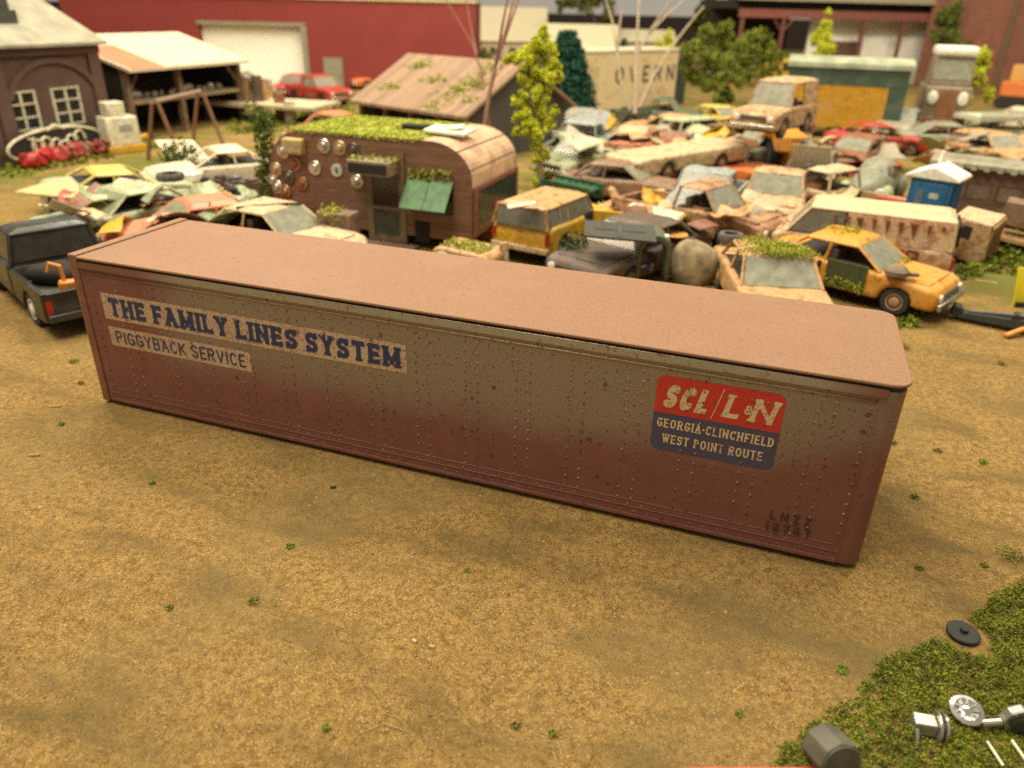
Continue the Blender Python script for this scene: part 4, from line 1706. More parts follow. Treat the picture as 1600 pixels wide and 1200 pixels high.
# tan cab wreck standing at the van's tail
wr = thing('truck_cab', 'tan boxy truck cab wreck with open side standing behind the cream van tail', 'truck cab', G(1508, 404), rot=(.10, .08, R(-24)), s=.66)
mb = MB()
mb.prism([(-.9, .25), (-1.0, 1.0), (-.75, 1.9), (.7, 2.0), (.85, 1.1), (.9, .25)], -.95, -.87, 'y')
mb.prism([(-.9, .25), (-1.0, 1.0), (-.75, 1.9), (.7, 2.0), (.85, 1.1), (.9, .25)], .87, .95, 'y')
mb.build('side_wall', P_BEIGE, wr, bevel=.02)
mb = MB()
mb.bb(-.8, .75, -.87, .87, 1.9, 2.0)
mb.build('roof', P_CREAM, wr, bevel=.02)
mb = MB()
mb.bb(.76, .84, -.86, .86, .3, 1.9)
mb.build('rear_panel', P_TAN, wr, bevel=.02)
mb = MB()
mb.bb(-.8, .76, -.86, .86, .25, .45)
mb.build('floor', P_RUST, wr)
for y in (-.968, .956):
    MB().bb(-.7, .1, y, y + .012, .5, 1.1).build('door', P_TAN, wr)
    MB().bb(-.66, .06, y, y + .012, 1.2, 1.75).build('door_window', DARK, wr)
for k in range(5):
    MB().bb(.842, .87, -.75 + k * .34, -.65 + k * .34, .4, 1.8).build('rib', P_BROWN, wr)
mb = MB()
mb.box((-.95, -.9, .35), (1.5, .6, .5), (0, .15, .2))
mb.build('fender', P_BROWN, wr, bevel=.08, segs=3)

suv = car('off_road_wagon', 'yellow off-road wagon with tan roof and open door, between camper and dark grey sedan', 'car', 'suv', P_YEL,
          (868, 385), (958, 342), vary=dict(L=4.1, roof=1.62, belt=1.04, hood=.99), roofmat=P_TAN, glass=GLASS, panes='all', bumpers=P_CREAM, moss=None, wheels=True, group=None, rim=DARK, hood=P_YEL)
mb = MB()
mb.bb(-.05, .55, -.955, -.90, .42, 1.12)
mb.build('door_opening', DARK, suv)
mb = MB()
mb.box((.55, -1.35, .78), (.08, .9, .75), (0, 0, .25))
mb.build('door', P_YEL, suv, bevel=.03)
mb = MB()
for _ in range(70):
    mb.leaves((rnd.uniform(-1.9, -.6), rnd.uniform(-.75, -.6), 1.2 + rnd.uniform(0, .22)), (.09, .05, .07), 5, .04, rnd, .1)
mb.build('moss', MOSS, suv)
o = MB().box((0, 0, 0), (.75, .25, .03)).build('loose_panel', P_WHITE)
o.location = G(815, 320, 1.70)
o.rotation_euler = (.1, -.15, .5)
tag(o, 'pale flat panel lying on the roof of the yellow off-road wagon', 'panel')

dk = car('dark_sedan', 'dull dark grey brown sedan with a grey board on its roof, right of yellow wagon', 'car', 'sedan', P_UMBER,
         (985, 425), (915, 452), vary=dict(W=1.95, L=5.1), glass=dusty_glass('brown_dusty_pane', (.20, .16, .11), .4, .95), panes='noside', group=None)
o = MB().hull8([(-.85, -.6, 0), (.85, -.6, 0), (.85, .6, 0), (-.85, .6, 0), (-.85, -.6, .05), (.85, -.6, .05), (.85, .6, .05), (-.85, .6, .05)]).build('board', plain('grey_board', (.05, .05, .036), .7))
o.location = G(968, 363, 1.50)
o.rotation_euler = (.06, .04, .25)
tag(o, 'flat dark grey board lying on the roof of the dull dark sedan', 'board')
mb = MB()
mb.bb(-.05, .05, -.5, .5, .052, .07)
mb.bb(-.6, .6, -.05, .03, .052, .068)
mb.build('batten', plain('board_batten', (.06, .06, .045), .7), o)
o = MB().lathe([(.46, 0), (.48, .03), (.46, .05), (.01, .055)], (0, 0, 0), 'z', 28).build('round_sign', plain('orange_disc', (.60, .28, .05), .6), sm=True)
o.location = G(1047, 366, 1.03)
o.rotation_euler = (-.05, .05, .2)
tag(o, 'round orange sign lying on the trunk of the dull dark sedan', 'sign')
mb = MB()
mb.prism([(-.3, -.02), (-.05, -.22), (.1, -.18), (.28, -.02), (.05, -.1), (-.12, -.05)], .057, .062, 'z')
mb.build('emblem', plain('emblem_grey', (.16, .14, .10), .6), o)

o = MB()
o.prism([(-.42, 0), (-.42, .75)] + [(.42 * -math.cos(R(a)), .75 + .4 * math.sin(R(a))) for a in range(12, 169, 12)] + [(.42, .75), (.42, 0), (.3, 0), (.3, .7)] + [(.3 * math.cos(R(a)), .7 + .28 * math.sin(R(a))) for a in range(12, 169, 12)] + [(-.3, .7), (-.3, 0)], -.35, .35, 'y')
o = o.build('fender', P_OLIVE, bevel=.04)
p = G(1012, 448)
o.location = (p.x, p.y, .35)
o.rotation_euler = (.1, 0, .35)
tag(o, 'olive green rounded fender with two white marks standing beside the dark sedan', 'car part')
for x in (-.36, .28):
    MB().box((x, -.2, .98 if x < 0 else 1.03), (.10, .16, .16)).build('white_mark', WHITE, o, bevel=.02)

o = MB().blob((0, 0, .42), (.62, .5, .66), 4, .35).build('boulder', plain('tan_stone', (.30, .23, .13), .9, .3, 3, 0, .5, 14), sm=True)
o.location = G(1083, 440)
tag(o, 'tan boulder standing between the dark sedan and the tan mossy car', 'rock')

# patterned scrap of cloth over a frame
fl = MB()
for i in range(8):
    for j in range(4):
        x0, y0 = -.7 + i * .175, -.3 + j * .15
        z = lambda x, y: .95 + .06 * math.sin(x * 5) + .04 * math.cos(y * 9 + x * 3)
        fl.poly([(x0, y0, z(x0, y0)), (x0 + .175, y0, z(x0 + .175, y0)), (x0 + .175, y0 + .15, z(x0 + .175, y0 + .15)), (x0, y0 + .15, z(x0, y0 + .15))])
m_, nt_, b__ = newmat('blue_patterned_cloth')
vv = N(nt_, 'ShaderNodeTexVoronoi')
vv.feature = 'DISTANCE_TO_EDGE'
vv.inputs['Scale'].default_value = 5
nt_.links.new(coords(nt_), vv.inputs['Vector'])
nt_.links.new(mixc(nt_, mth(nt_, 'LESS_THAN', vv.outputs[0], .09), (.03, .09, .26), (.62, .60, .5)), b__.inputs['Base Color'])
o = fl.build('cloth', m_, sm=True)
o.location = G(968, 446)
o.location.z = -.3
o.rotation_euler = (.05, .1, .1)
tag(o, 'blue and white patterned cloth with red edge lying behind the trailer roof', 'cloth')
MB().box((-.78, 0, .92), (.14, .6, .05), (0, .2, 0)).build('red_edge', P_RED, o)

# small shrub and scrap just behind the trailer roof
def shrub(name, label, at, r, h, mat, n=500, leaf=.05, seed=1, z=0, cat='shrub', group=None):
    rnd = random.Random(seed)
    mb = MB()
    for k in range(7):
        a = rnd.uniform(0, 6.28)
        q = rnd.uniform(0, .6) * r
        mb.leaves((q * math.cos(a), q * math.sin(a), h * rnd.uniform(.3, .8)), (r * .5, r * .5, h * .3), n // 7, leaf, rnd, .15)
    o = mb.build(name, mat)
    o.location = G(*at, z)
    tag(o, label, cat, group)
    mb = MB()
    mb.tube([(0, 0, 0), (0, .01, h * .5)], [.05, .03], 6)
    mb.build('stem', WOODG, o)
    return o


shrub('shrub', 'grey green shrub growing between yellow wagon and patterned cloth', (893, 438), .62, 1.25, GREYGREEN, 900, .06, 4)
shrub('shrub', 'small dark green shrub between the white car and the mint green wreck', (288, 285), .8, 1.5, SHRUBG, 800, .08, 5)
o = MB().prism([(-.8, .1), (-.8, .75), (-.65, .85), (.65, .85), (.8, .75), (.8, .1)], -.55, .55, 'y').build('appliance', P_TAN, bevel=.06)
o.location = G(733, 434)
o.rotation_euler = (0, .05, -.1)
tag(o, 'tan metal case with moss on top lying between camper and trailer roof', 'metal case')
mb = MB()
for _ in range(90):
    mb.leaves((rnd.uniform(-.65, .55), rnd.uniform(-.4, .35), .88), (.1, .1, .05), 6, .045, rnd, .1)
mb.build('moss', MOSS, o)
tyre('pale worn tyre standing on edge beside the moss topped tan case', (690, 412), .45, .34, (PI / 2, .15, .5), plain('pale_tyre', (.30, .28, .20), .8))
o = MB().hull8([(-.12, -.03, 0), (.2, -.03, 0), (.2, .03, 0), (-.12, .03, 0), (-.2, -.03, .6), (.0, -.03, .7), (.0, .03, .7), (-.2, .03, .6)]).build('scrap_sheet', P_CREAM)
o.location = G(783, 418, .3)
o.rotation_euler = (0, .25, .3)
tag(o, 'jagged cream broken panel leaning beside rear of yellow off-road wagon', 'panel')
# red canister by the camper front
ca = thing('canister', 'red upright canister standing by the front of the brown camper', 'canister', G(763, 372), .2)
MB().lathe([(.30, 0), (.33, .05), (.33, .7), (.24, .92), (.14, .98), (.14, 1.05)], (0, 0, .35), 'z', 18).build('tank', paint('red_tank', (.40, .02, .015), .1, .35), ca, sm=True)
MB().lathe([(.15, 0), (.17, .05), (.12, .12), (.02, .14)], (.0, 0, 1.4), 'z', 12).build('cap', P_RED, ca, sm=True)
MB().box((0, 0, .17), (.7, .7, .36)).build('base', P_RUST, ca, bevel=.04)
# timber box planter by the door
pl = thing('planter', 'weathered timber box overgrown with moss beside the camper door', 'planter', G(533, 400), .05)
MB().bb(-.5, .5, -.3, .3, 0, 1.25).build('case', WOODG, pl, bevel=.03)
mb = MB()
for _ in range(110):
    mb.leaves((rnd.uniform(-.5, .1), rnd.uniform(-.32, .3), rnd.uniform(1.0, 1.32)), (.12, .12, .09), 6, .05, rnd, .1)
mb.build('moss', MOSS, pl)

# ---- middle rank
def truckette(*a, **k):
    return car(*a, **k)


car('pickup_truck', 'grey blue old pickup with hazy windscreen facing left behind yellow wagon', 'pickup', 'pickup', P_BLUEGREY, (1098, 345), (1050, 392),
    vary=dict(hood=1.0), glass=PALEGLASS, panes='front', lod=0, roofmat=P_BLUEGREY)
car('pickup_truck', 'beige old pickup with clouded flat windscreen, front facing trailer, left of cream van', 'pickup', 'pickup', P_BEIGE, (1205, 345), (1186, 395),
    glass=PALEGLASS, panes='front')
bp = car('pickup_truck', 'rusty tan pickup cab with open sides and glass windscreen behind dark sedan', 'pickup', 'pickup', paint('tan_brown_paint', (.46, .26, .12), .6), (1088, 372), (1190, 396),
    glass=PALEGLASS, panes='front')
o = MB().prism([(.5 * math.cos(R(a)), .5 * math.sin(R(a))) for a in range(0, 181, 12)] + [(.38 * math.cos(R(a)), .38 * math.sin(R(a))) for a in range(180, -1, -12)], -.95, .95, 'y').build('fuel_tank', P_LEMON, bevel=.02)
o.location = G(1025, 352, .5)
o.rotation_euler = (0, .15, R(68))
tag(o, 'cream and yellow half round tank with dark open end beside the rusty tan pickup', 'tank')
MB().bb(-.36, .36, -.8, .9, .0, .3).build('dark_inside', DARK, o)
o = MB().prism([(.53 * math.cos(R(a)), .53 * math.sin(R(a))) for a in range(40, 141, 10)] + [(.51 * math.cos(R(a)), .51 * math.sin(R(a))) for a in range(140, 39, -10)], -.9, .9, 'y').build('cream_top', P_WHITE, o)
car('sedan', 'long beige sedan body without cabin lying raised across the yard middle', 'car', 'sedan', P_CREAM, (1058, 268), (1185, 252), z=.7, cabin=False,
    vary=dict(L=6.0, W=1.95, hood=.98, deck=.92), rot=(0, -.03), lod=0)
car('pickup_truck', 'cream roofed small pickup half hidden behind the cream van front', 'pickup', 'pickup', P_BEIGE, (1292, 342), (1225, 325), roofmat=P_CREAM, panes='front', lod=1)
car('sedan', 'grey green wreck with raised hood left of the grey beetle-shaped car', 'car', 'sedan', P_GREYGREEN, (1262, 292), (1235, 330), hood_open=1.1, hood=P_WHITE, glass=DGLASS, panes='front', lod=1)

# rounded old car
bt = thing('rounded_car', 'rounded grey green old car with bulging fenders left of blue toilet', 'car', G(1358, 318), 0, 'wrecked vehicles in the scrapyard')
bt.rotation_euler[2] = heading((1358, 318), (1320, 345))[1]
mb = MB()
mb.blob((0, 0, .75), (2.1, .72, .62), 2, .03)
mb.build('body', P_GREYGREEN, bt, sm=True)
MB().blob((-.3, 0, 1.1), (1.05, .66, .6), 3, .02).build('cabin', P_GREYGREEN, bt, sm=True)
for x in (-1.25, 1.3):
    for y in (-.72, .72):
        MB().blob((x, y, .55), (.62, .24, .42), 5, .05, 2).build('fender', P_PALEGREEN if x > 0 else P_GREYGREEN, bt, sm=True)
        w = MB().lathe([(.2, -.09), (.32, -.08), (.33, 0), (.32, .08), (.2, .09)], (x, y * 1.08, .33), 'y', 16).build('wheel', RUBBER, bt, sm=True)
for y in (-.6, .6):
    MB().lathe([(.13, 1.72), (.15, 1.9), (.12, 1.95), (.01, 1.97)], (0, y, .78), 'x', 14).build('headlight', LENS, bt, sm=True)
MB().hull8([(.42, -.5, 1.2), (.62, -.5, 1.15), (.62, .5, 1.15), (.42, .5, 1.2), (.28, -.42, 1.52), (.46, -.42, 1.5), (.46, .42, 1.5), (.28, .42, 1.52)]).build('windscreen', PALEGLASS, bt)

# blue portable toilet with white roof
pt = thing('portable_toilet', 'blue portable toilet with white peaked roof among the wrecks', 'toilet', G(1440, 374), R(-22), s=.97)
BLUE = plain('toilet_blue', (.012, .115, .26), .4, .1, 2)
MB().prism([(-.62, 0), (.62, 0), (.62, 2.05), (-.62, 2.05)], -.62, .62, 'y').build('body', BLUE, pt, bevel=.04)
MB().prism([(-.80, 2.02), (.80, 2.02), (.78, 2.10), (0, 2.42), (-.78, 2.10)], -.74, .74, 'y').build('roof', WHITE, pt, bevel=.03)
MB().tube([(-.1, .25, 2.3), (-.1, .25, 2.75)], .07, 10).build('vent_pipe', WHITE, pt)
d = MB().bb(-.50, .50, -.665, -.625, .12, 1.9).build('door', plain('toilet_blue_door', (.014, .125, .28), .4), pt, bevel=.015)
MB().bb(-.38, -.16, -.68, -.668, 1.15, 1.7).build('vent_grille', plain('grille_grey_blue', (.10, .15, .22), .5), d)
MB().bb(.02, .28, -.68, -.668, 1.45, 1.62).build('notice', plain('notice_pale', (.45, .50, .45), .5), d)
MB().bb(.625, .66, -.45, .45, .3, 1.85).build('side_panel', BLUE, pt, bevel=.03)

# brown passenger coach at the right edge
ca_, cb_ = G(1440, 345), G(1640, 372)
cch = thing('railway_coach', 'long brown railway coach with ribbed grey roof edge at the right edge', 'coach', ca_, R(-16))
COACH = paint('coach_brown', (.18, .095, .055), .35)
Lc, Hc = 9.8, 1.95
MB().bb(0, Lc, 0, 1.1, .4, .95).build('lower_side', siding('coach_boards', (.10, .055, .035), (.15, .085, .05), .2), cch)
MB().bb(0, Lc, 0.02, 1.1, 1.45, Hc).build('upper_side', COACH, cch)
MB().bb(.05, Lc - .05, .15, 1.0, .95, 1.45).build('dark_inside', DARK, cch)
for k in range(12):
    x = .02 + k * (Lc - .16) / 11
    MB().bb(x, x + .16, -.01, .12, .95, 1.45).build('window_post', COACH, cch)
for k in range(11):
    x = .2 + k * (Lc - .16) / 11
    MB().bb(x, x + .68, .04, .06, .97, 1.43).build('pane', dusty_glass('coach_glass', (.25, .17, .12), .3, .8), cch)
mb = MB()
mb.prism([(-.25, Hc), (-.22, Hc + .12), (.4, Hc + .26), (.9, Hc + .26), (1.2, Hc + .1), (1.2, Hc)], -.2, Lc + .2, 'x')
mb.build('roof', plain('grey_roof', (.24, .22, .15), .7, .2, 2), cch)
for k in range(26):
    mb = MB()
    mb.bb(-.1 + k * .38, .07 + k * .38, -.31, -.10, Hc - .05, Hc + .14)
    mb.build('roof_rib', plain('pale_ribs', (.42, .40, .28), .6), cch)
MB().bb(0, Lc, .3, 1.0, .15, .4).build('dark_underbody', DARK, cch)
for x in (1.3, 2.6, 7.2, 8.5):
    MB().lathe([(.36, -.05), (.36, .05), (.42, .06), (.01, .08)], (x, .3, .38), 'y', 16).build('wheel', P_RUST, cch, sm=True)
o = MB().bb(-.55, .55, -.4, .4, 0, .7).build('crate', P_BROWN, bevel=.03)
o.location = G(1592, 352, .7)
o.rotation_euler = (0, .1, -.25)
tag(o, 'rust brown metal crate lying in front of the railway coach at the right edge', 'crate')
MB().box((0, -.1, -.35), (1.3, 1.2, .12)).build('lip', P_TAN, o)
o = MB().bb(-.6, .6, -.35, .35, 0, .6).build('car_roof_box', P_RED)  # plain box standing in for the roof of a red car
o.location = G(1396, 338, .35)
o.rotation_euler = (0, 0, -.3)
tag(o, 'salmon red box standing in for a car roof just behind the cream van, left of blue toilet', 'car roof')

# orange loader with the beige truck parked above it
ld = thing('loader', 'bright orange yellow loader bucket and fender below the raised tan wagon', 'loader', G(1212, 262), R(-60), s=1.0)
P_LOAD = paint('loader_orange', (.70, .29, .015), .12)
MB().prism([(-1.1, .4), (-1.0, 1.2), (-.6, 1.75), (.3, 1.9), (1.1, 1.5), (1.3, .9), (1.0, .9), (.6, 1.3), (-.2, 1.35), (-.7, .4)], -.75, -.1, 'y').build('fender', P_LOAD, ld, bevel=.05)
MB().prism([(-1.1, .2), (-1.1, 1.4), (.2, 1.75), (1.0, 1.5), (1.1, .2)], -.1, .75, 'y').build('body', P_LOAD, ld, bevel=.08)
MB().lathe([(.3, -.2), (.62, -.2), (.65, 0), (.62, .2), (.3, .2)], (.1, -.55, .65), 'y', 18).build('wheel', RUBBER, ld, sm=True)
MB().tube([(-1.0, -.9, .2), (-.5, -.9, 1.2), (.6, -.9, 1.7)], .1, 6).build('arm', P_LOAD, ld)
car('off_road_wagon', 'tan rusty off-road wagon parked high above the orange loader', 'car', 'suv', paint('tan_white_paint', (.58, .37, .18), .55), (1206, 208), (1135, 226), z=2.0,
    panes='front', glass=PALEGLASS, lod=0, roofmat=P_BEIGE, group=None, vary=dict(roof=2.0, xt0=-2.05, xb0=-2.1, panel=True))
car('sedan', 'crushed brown sedan lying under the raised tan wagon', 'car', 'sedan', P_BROWN, (1215, 222), (1140, 242), z=.55, lod=1, panes='front', vary=dict(roof=1.45))

# ---- far middle: more wrecks
FAR = [
    ('sedan', P_PALEGREEN, (905, 272), (860, 285), 'pale green sedan roof behind the dark green broken boat', {}),
    ('pickup', P_BLUEGREY, (905, 250), (945, 232), 'pale grey blue pickup with raised hood beside the lime tree', dict(hood_open=1.0, hood=P_BLUEGREY)),
    ('sedan', P_TAN, (1040, 222), (965, 214), 'long mustard sedan below the white trailer with bright chrome headlights', dict(bumpers=CHROME)),
    ('sedan', P_SALM, (975, 248), (925, 245), 'low salmon and cream wreck behind the long beige body', dict(roofmat=P_CREAM)),
    ('wagon', P_PINK, (1090, 228), (1150, 222), 'pink and pale green station wagon behind the long beige body', dict(roofmat=P_PALEGREEN)),
    ('sedan', P_BROWN, (968, 315), (1040, 325), 'brown sedan with bare trunk below the long beige body', {}),
    ('wagon', P_GREY, (900, 222), (880, 240), 'grey pale wagon just right of the lime tree', {}),
    ('wagon', P_CREAM, (772, 199), (715, 203), 'cream station wagon with dark windows in front of the barn', dict(panes='none')),
    ('sedan', P_RUST, (1335, 262), (1300, 272), 'rust red sedan shell in the gap behind the rounded grey car', {}),
    ('sedan', P_GREYGREEN, (1455, 235), (1400, 232), 'grey green sedan behind the coach roof, left of the lime shrub', {}),
    ('wagon', P_TAN, (1548, 258), (1600, 272), 'tan bare hood wagon behind the coach roof at right', {}),
    ('sedan', P_PALEGREEN, (1560, 225), (1480, 222), 'pale green long sedan behind the tan wagon at right', {}),
    ('pickup', P_GREY, (1400, 218), (1370, 235), 'grey old pickup in front of the yellow green railcar end', {}),
    ('sedan', P_RED, (1365, 238), (1420, 240), 'faded red sedan in front of the yellow railcar', {}),
    ('sedan', P_WHITE, (1580, 205), (1500, 198), 'off-white long car under ribbed panel at far right', {}),
    ('wagon', P_GREYGREEN, (1180, 258), (1130, 262), 'dusty grey green wagon beside orange loader', {}),
    ('sedan', P_ORANGE, (1135, 292), (1190, 300), 'orange red low wreck under the end of long beige body', dict(cabin=False)),
    ('sedan', P_LEMON, (1120, 205), (1170, 215), 'yellow sedan wreck at the foot of the round green trees', {}),
    ('pickup', P_OLIVE, (1030, 200), (1100, 205), 'olive pickup wreck against the white trailer', {}),
]
for kind, mat, at, aim, label, kw in FAR:
    nm = {'sedan': 'sedan', 'pickup': 'pickup_truck', 'wagon': 'station_wagon'}[kind]
    kw = dict(kw)
    kw.setdefault('panes', 'front')
    car(nm, label, {'sedan': 'car', 'pickup': 'pickup', 'wagon': 'car'}[kind], kind, mat, at, aim, lod=1, glass=PALEGLASS, rot=(random.uniform(-.05, .05), random.uniform(-.04, .04)), **kw)

# dark green broken boat / frame
o = MB()
for k in range(6):
    o.box((k * .28 - .7, 0, .35 + .06 * k), (.2, 1.0, .06), (0, .3, 0))
o.box((0, -.5, .4), (1.9, .07, .5), (0, -.2, 0))
o.box((0, .5, .4), (1.9, .07, .5), (0, -.2, 0))
o = o.build('broken_bench', plain('dark_green_slats', (.025, .09, .035), .5, .3, 4))
o.location = G(888, 312, .45)
o.rotation_euler = (0, .25, -.25)
tag(o, 'dark green slatted frame dumped behind the yellow off-road wagon', 'frame')
tyre('dark tyre standing upright beside the pale grey blue pickup', (884, 262), .35, .42, (PI / 2, 0, .3), RUBBER)
tyre('dusty tyre on the far beige heap right of the white trailer', (1180, 262), .3, .36, (1.2, 0, .8))

# ---- left pile
gl = dusty_glass('green_dusty_pane', (.26, .27, .17), .3, .95)
car('sedan', 'mint green rusty sedan with open bodywork, nearest of the left pile', 'car', 'sedan', P_MINT, (208, 368), (108, 390), glass=gl, panes='front', roofmat=P_PALEGREEN, vary=dict(L=5.3), group=None)
tyre('tyre lying flat on the roof of the mint green sedan', (267, 281), 1.45, .4)
car('sedan', 'pale green and yellow sedan with long open trunk lid behind the mint green one', 'car', 'sedan', P_PALEGREEN, (192, 318), (290, 306), s=.92, glass=DGLASS, panes='none', hood=P_PALEGREEN, roofmat=P_LEMON, vary=dict(L=5.0, roof=1.28), group=None, rot=(.06, .05))
o = MB().hull8([(-1.5, -.7, 0), (1.5, -.7, 0), (1.5, .7, 0), (-1.5, .7, 0), (-1.45, -.66, .08), (1.5, -.7, .08), (1.5, .7, .08), (-1.45, .66, .08)]).build('trunk_lid_panel', paint('pale_lemon_paint', (.60, .50, .22), .15), bevel=.03)
o.location = G(118, 302, .95)
o.rotation_euler = (0, .04, R(12))
tag(o, 'long pale yellow sheet metal lid sticking out left of the pile', 'metal sheet')
car('sedan', 'salmon orange sedan with grey windscreen beside the left trailer corner', 'car', 'sedan', P_SALM, (318, 392), (222, 406), glass=gl, panes='noside', vary=dict(L=4.9), group=None, hood=P_SALM)
cw = car('sedan', 'cream sedan with black cables across its hood in front of camper', 'car', 'sedan', P_CREAM, (436, 404), (515, 420), glass=PALEGLASS, panes='front', vary=dict(L=4.9, roof=1.45), group=None)
for k, pts in enumerate(([(-.6, -.7, 1.46), (-.1, -.3, 1.50), (.3, .3, 1.49), (.35, .75, 1.4)], [(-1.9, -.6, .95), (-1.4, 0, 1.02), (-1.2, .6, .98)])):
    MB().tube(pts, .03, 6).build('cable', RUBBER, cw, sm=True)
car('sedan', 'white cream old coupe with missing glass behind the left pile', 'car', 'sedan', P_WHITE, (345, 292), (262, 300), panes='none', roofmat=paint('ivory_paint', (.74, .62, .42), .1), vary=dict(L=5.0, xt1=.1), group=None, hood=paint('ivory_paint', (.74, .62, .42), .1))
o = MB().hull8([(-.75, -.8, 0), (.75, -.8, 0), (.75, .8, 0), (-.75, .8, 0), (-.7, -.75, .06), (.75, -.8, .06), (.75, .8, .06), (-.7, .75, .06)]).build('hood_panel', paint('ivory_paint', (.74, .62, .42), .1), bevel=.03)
o.location = G(285, 236, .95)
o.rotation_euler = (-.1, .45, R(-25))
tag(o, 'bare ivory car hood leaning up in front of the timber swing frame', 'hood')
rnd = random.Random(44)
EB = [(318, 305), (345, 300), (372, 302), (335, 318), (362, 322), (395, 305), (308, 322)]
for k, at in enumerate(EB):
    e = MB()
    e.bb(-.35, .35, -.25, .25, 0, .5)
    e.lathe([(.22, 0), (.24, .1), (.12, .16), (.02, .18)], (.05, 0, .5), 'z', 12)
    e.lathe([(.12, -.5), (.13, .5)], (0, .28, .3), 'x', 8)
    o = e.build('engine_block', [DARK, P_UMBER, plain('oily_grey', (.10, .09, .07), .5), P_BEIGE][k % 4])
    o.location = G(*at)
    o.rotation_euler = (0, 0, rnd.uniform(0, 3))
    tag(o, 'dark oily engine block in the heap between the white coupe and the salmon sedan', 'engine', 'engine blocks in the left heap')
o = MB().lathe([(.28, 0), (.33, .5), (.36, .52), (.36, .75), (.34, .78), (.05, .78)], (0, 0, 0), 'z', 16).build('drum', P_LEMON, sm=True)
o.location = G(305, 305)
tag(o, 'small yellow and white drum standing right of mint green sedan', 'drum')
MB().lathe([(.37, .55), (.37, .8), (.3, .82)], (0, 0, 0), 'z', 16).build('lid', WHITE, o, sm=True)

# black pickup at the left edge
p0_ = G(73, 506, .38)
q0_ = G(0, 441, .38)
hd_ = Vector((q0_.x - p0_.x, q0_.y - p0_.y, 0)).normalized()
rt_ = Vector((hd_.y, -hd_.x, 0))
BKC = Vector((p0_.x, p0_.y, 0)) + hd_ * 2.62 + rt_ * 1.0
BKL = (BKC, math.atan2(hd_.y, hd_.x))
bk = car('pickup_truck', 'black pickup with white rim and orange tools in its bed at left edge', 'pickup', 'pickup', P_BLACK, (0, 0), (0, 0), loc=BKL, glass=DGLASS, rim=WHITE, bumpers=P_BLACK,
         interior=plain('bed_grey', (.07, .07, .06), .7), vary=dict(L=5.3, W=2.0), group=None)


def junk(label, name, cat, pts, r, mat, loc, group=None):
    o = MB().tube(pts, r, 6).build(name, mat)
    o.location = loc
    return tag(o, label, cat, group)


v = BKC - hd_ * 2.0 - rt_ * .25 + Vector((0, 0, .70))
ORG = plain('tool_orange', (.68, .25, .04), .5)
sw = thing('chainsaw', 'orange chainsaw like tool standing in the bed of the black pickup', 'tool', v, .8)
MB().bb(-.22, .22, -.12, .12, 0, .28).build('body', ORG, sw, bevel=.04)
MB().tube([(-.1, 0, .25), (-.12, 0, .6), (-.3, 0, .68), (-.36, 0, .5)], .045, 6).build('handle', ORG, sw)
MB().tube([(.2, 0, .15), (.25, .1, .5)], .04, 6).build('bar', P_OLIVE, sw)
v = BKC - hd_ * 1.7 + rt_ * .45 + Vector((0, 0, .70))
sw = thing('pump', 'orange and green pump standing in the black pickup beside the chainsaw', 'pump', v, .2)
MB().lathe([(.16, 0), (.2, .1), (.14, .45), (.02, .5)], (0, 0, 0), 'z', 12).build('body', ORG, sw, sm=True)
MB().tube([(-.2, 0, .05), (-.3, 0, .5)], .04, 6).build('hose', P_OLIVE, sw)
o = MB().blob((0, 0, .2), (.5, .35, .3), 9, .3).build('sack', DARK, sm=True)
o.location = BKC - hd_ * 1.0 - rt_ * .2 + Vector((0, 0, .70))
tag(o, 'black sack lying in the front of the black pickup bed', 'sack')

# ---- left background furniture
# oval sign with pale lettering, red plants in front
a, b_ = VX(10, 232, -19.0), VX(160, 222, -19.0)
a.z = b_.z = 0
os_ = thing('oval_sign', 'large dark oval sign with pale rim and script in front of brick house', 'sign', (a + b_) / 2, math.atan2(b_.y - a.y, b_.x - a.x))
hw = (b_ - a).length / 2
hh = .66
mb = MB()
mb.prism([(hw * math.cos(R(k)), hh + hh * math.sin(R(k))) for k in range(0, 360, 10)], .0, .12, 'y')
mb.build('board', plain('sign_black', (.025, .028, .03), .5), os_)
mb = MB()
mb.tube([(hw * math.cos(R(k)), -.02, hh + hh * math.sin(R(k))) for k in range(0, 361, 10)], .065, 8)
mb.build('rim', plain('rim_pale', (.62, .58, .40), .5), os_, sm=True)
mb = MB()
for ph, ta, tb, am in ((0, 0., 40., .22),):
    q_ = [t_ * .5 for t_ in range(0, 81)]
    mb.tube([(-1.35 + t_ * .066 + .16 * math.sin(t_), -.06, hh + .08 + .1 * math.sin(t_ * .21) + (.30 if t_ < 6 else .17 + .08 * math.sin(t_ * .7)) * math.cos(t_)) for t_ in q_], .055, 6)
mb.build('script', plain('rim_pale', (.62, .58, .40), .5), os_)
mb = MB()
mb.tube([(-.4, -.05, 2 * hh - .05), (.0, -.05, 2 * hh + .1), (.45, -.05, 2 * hh - .05)], .08, 8)
mb.build('crest', plain('rim_pale', (.62, .58, .40), .5), os_)
rnd = random.Random(6)
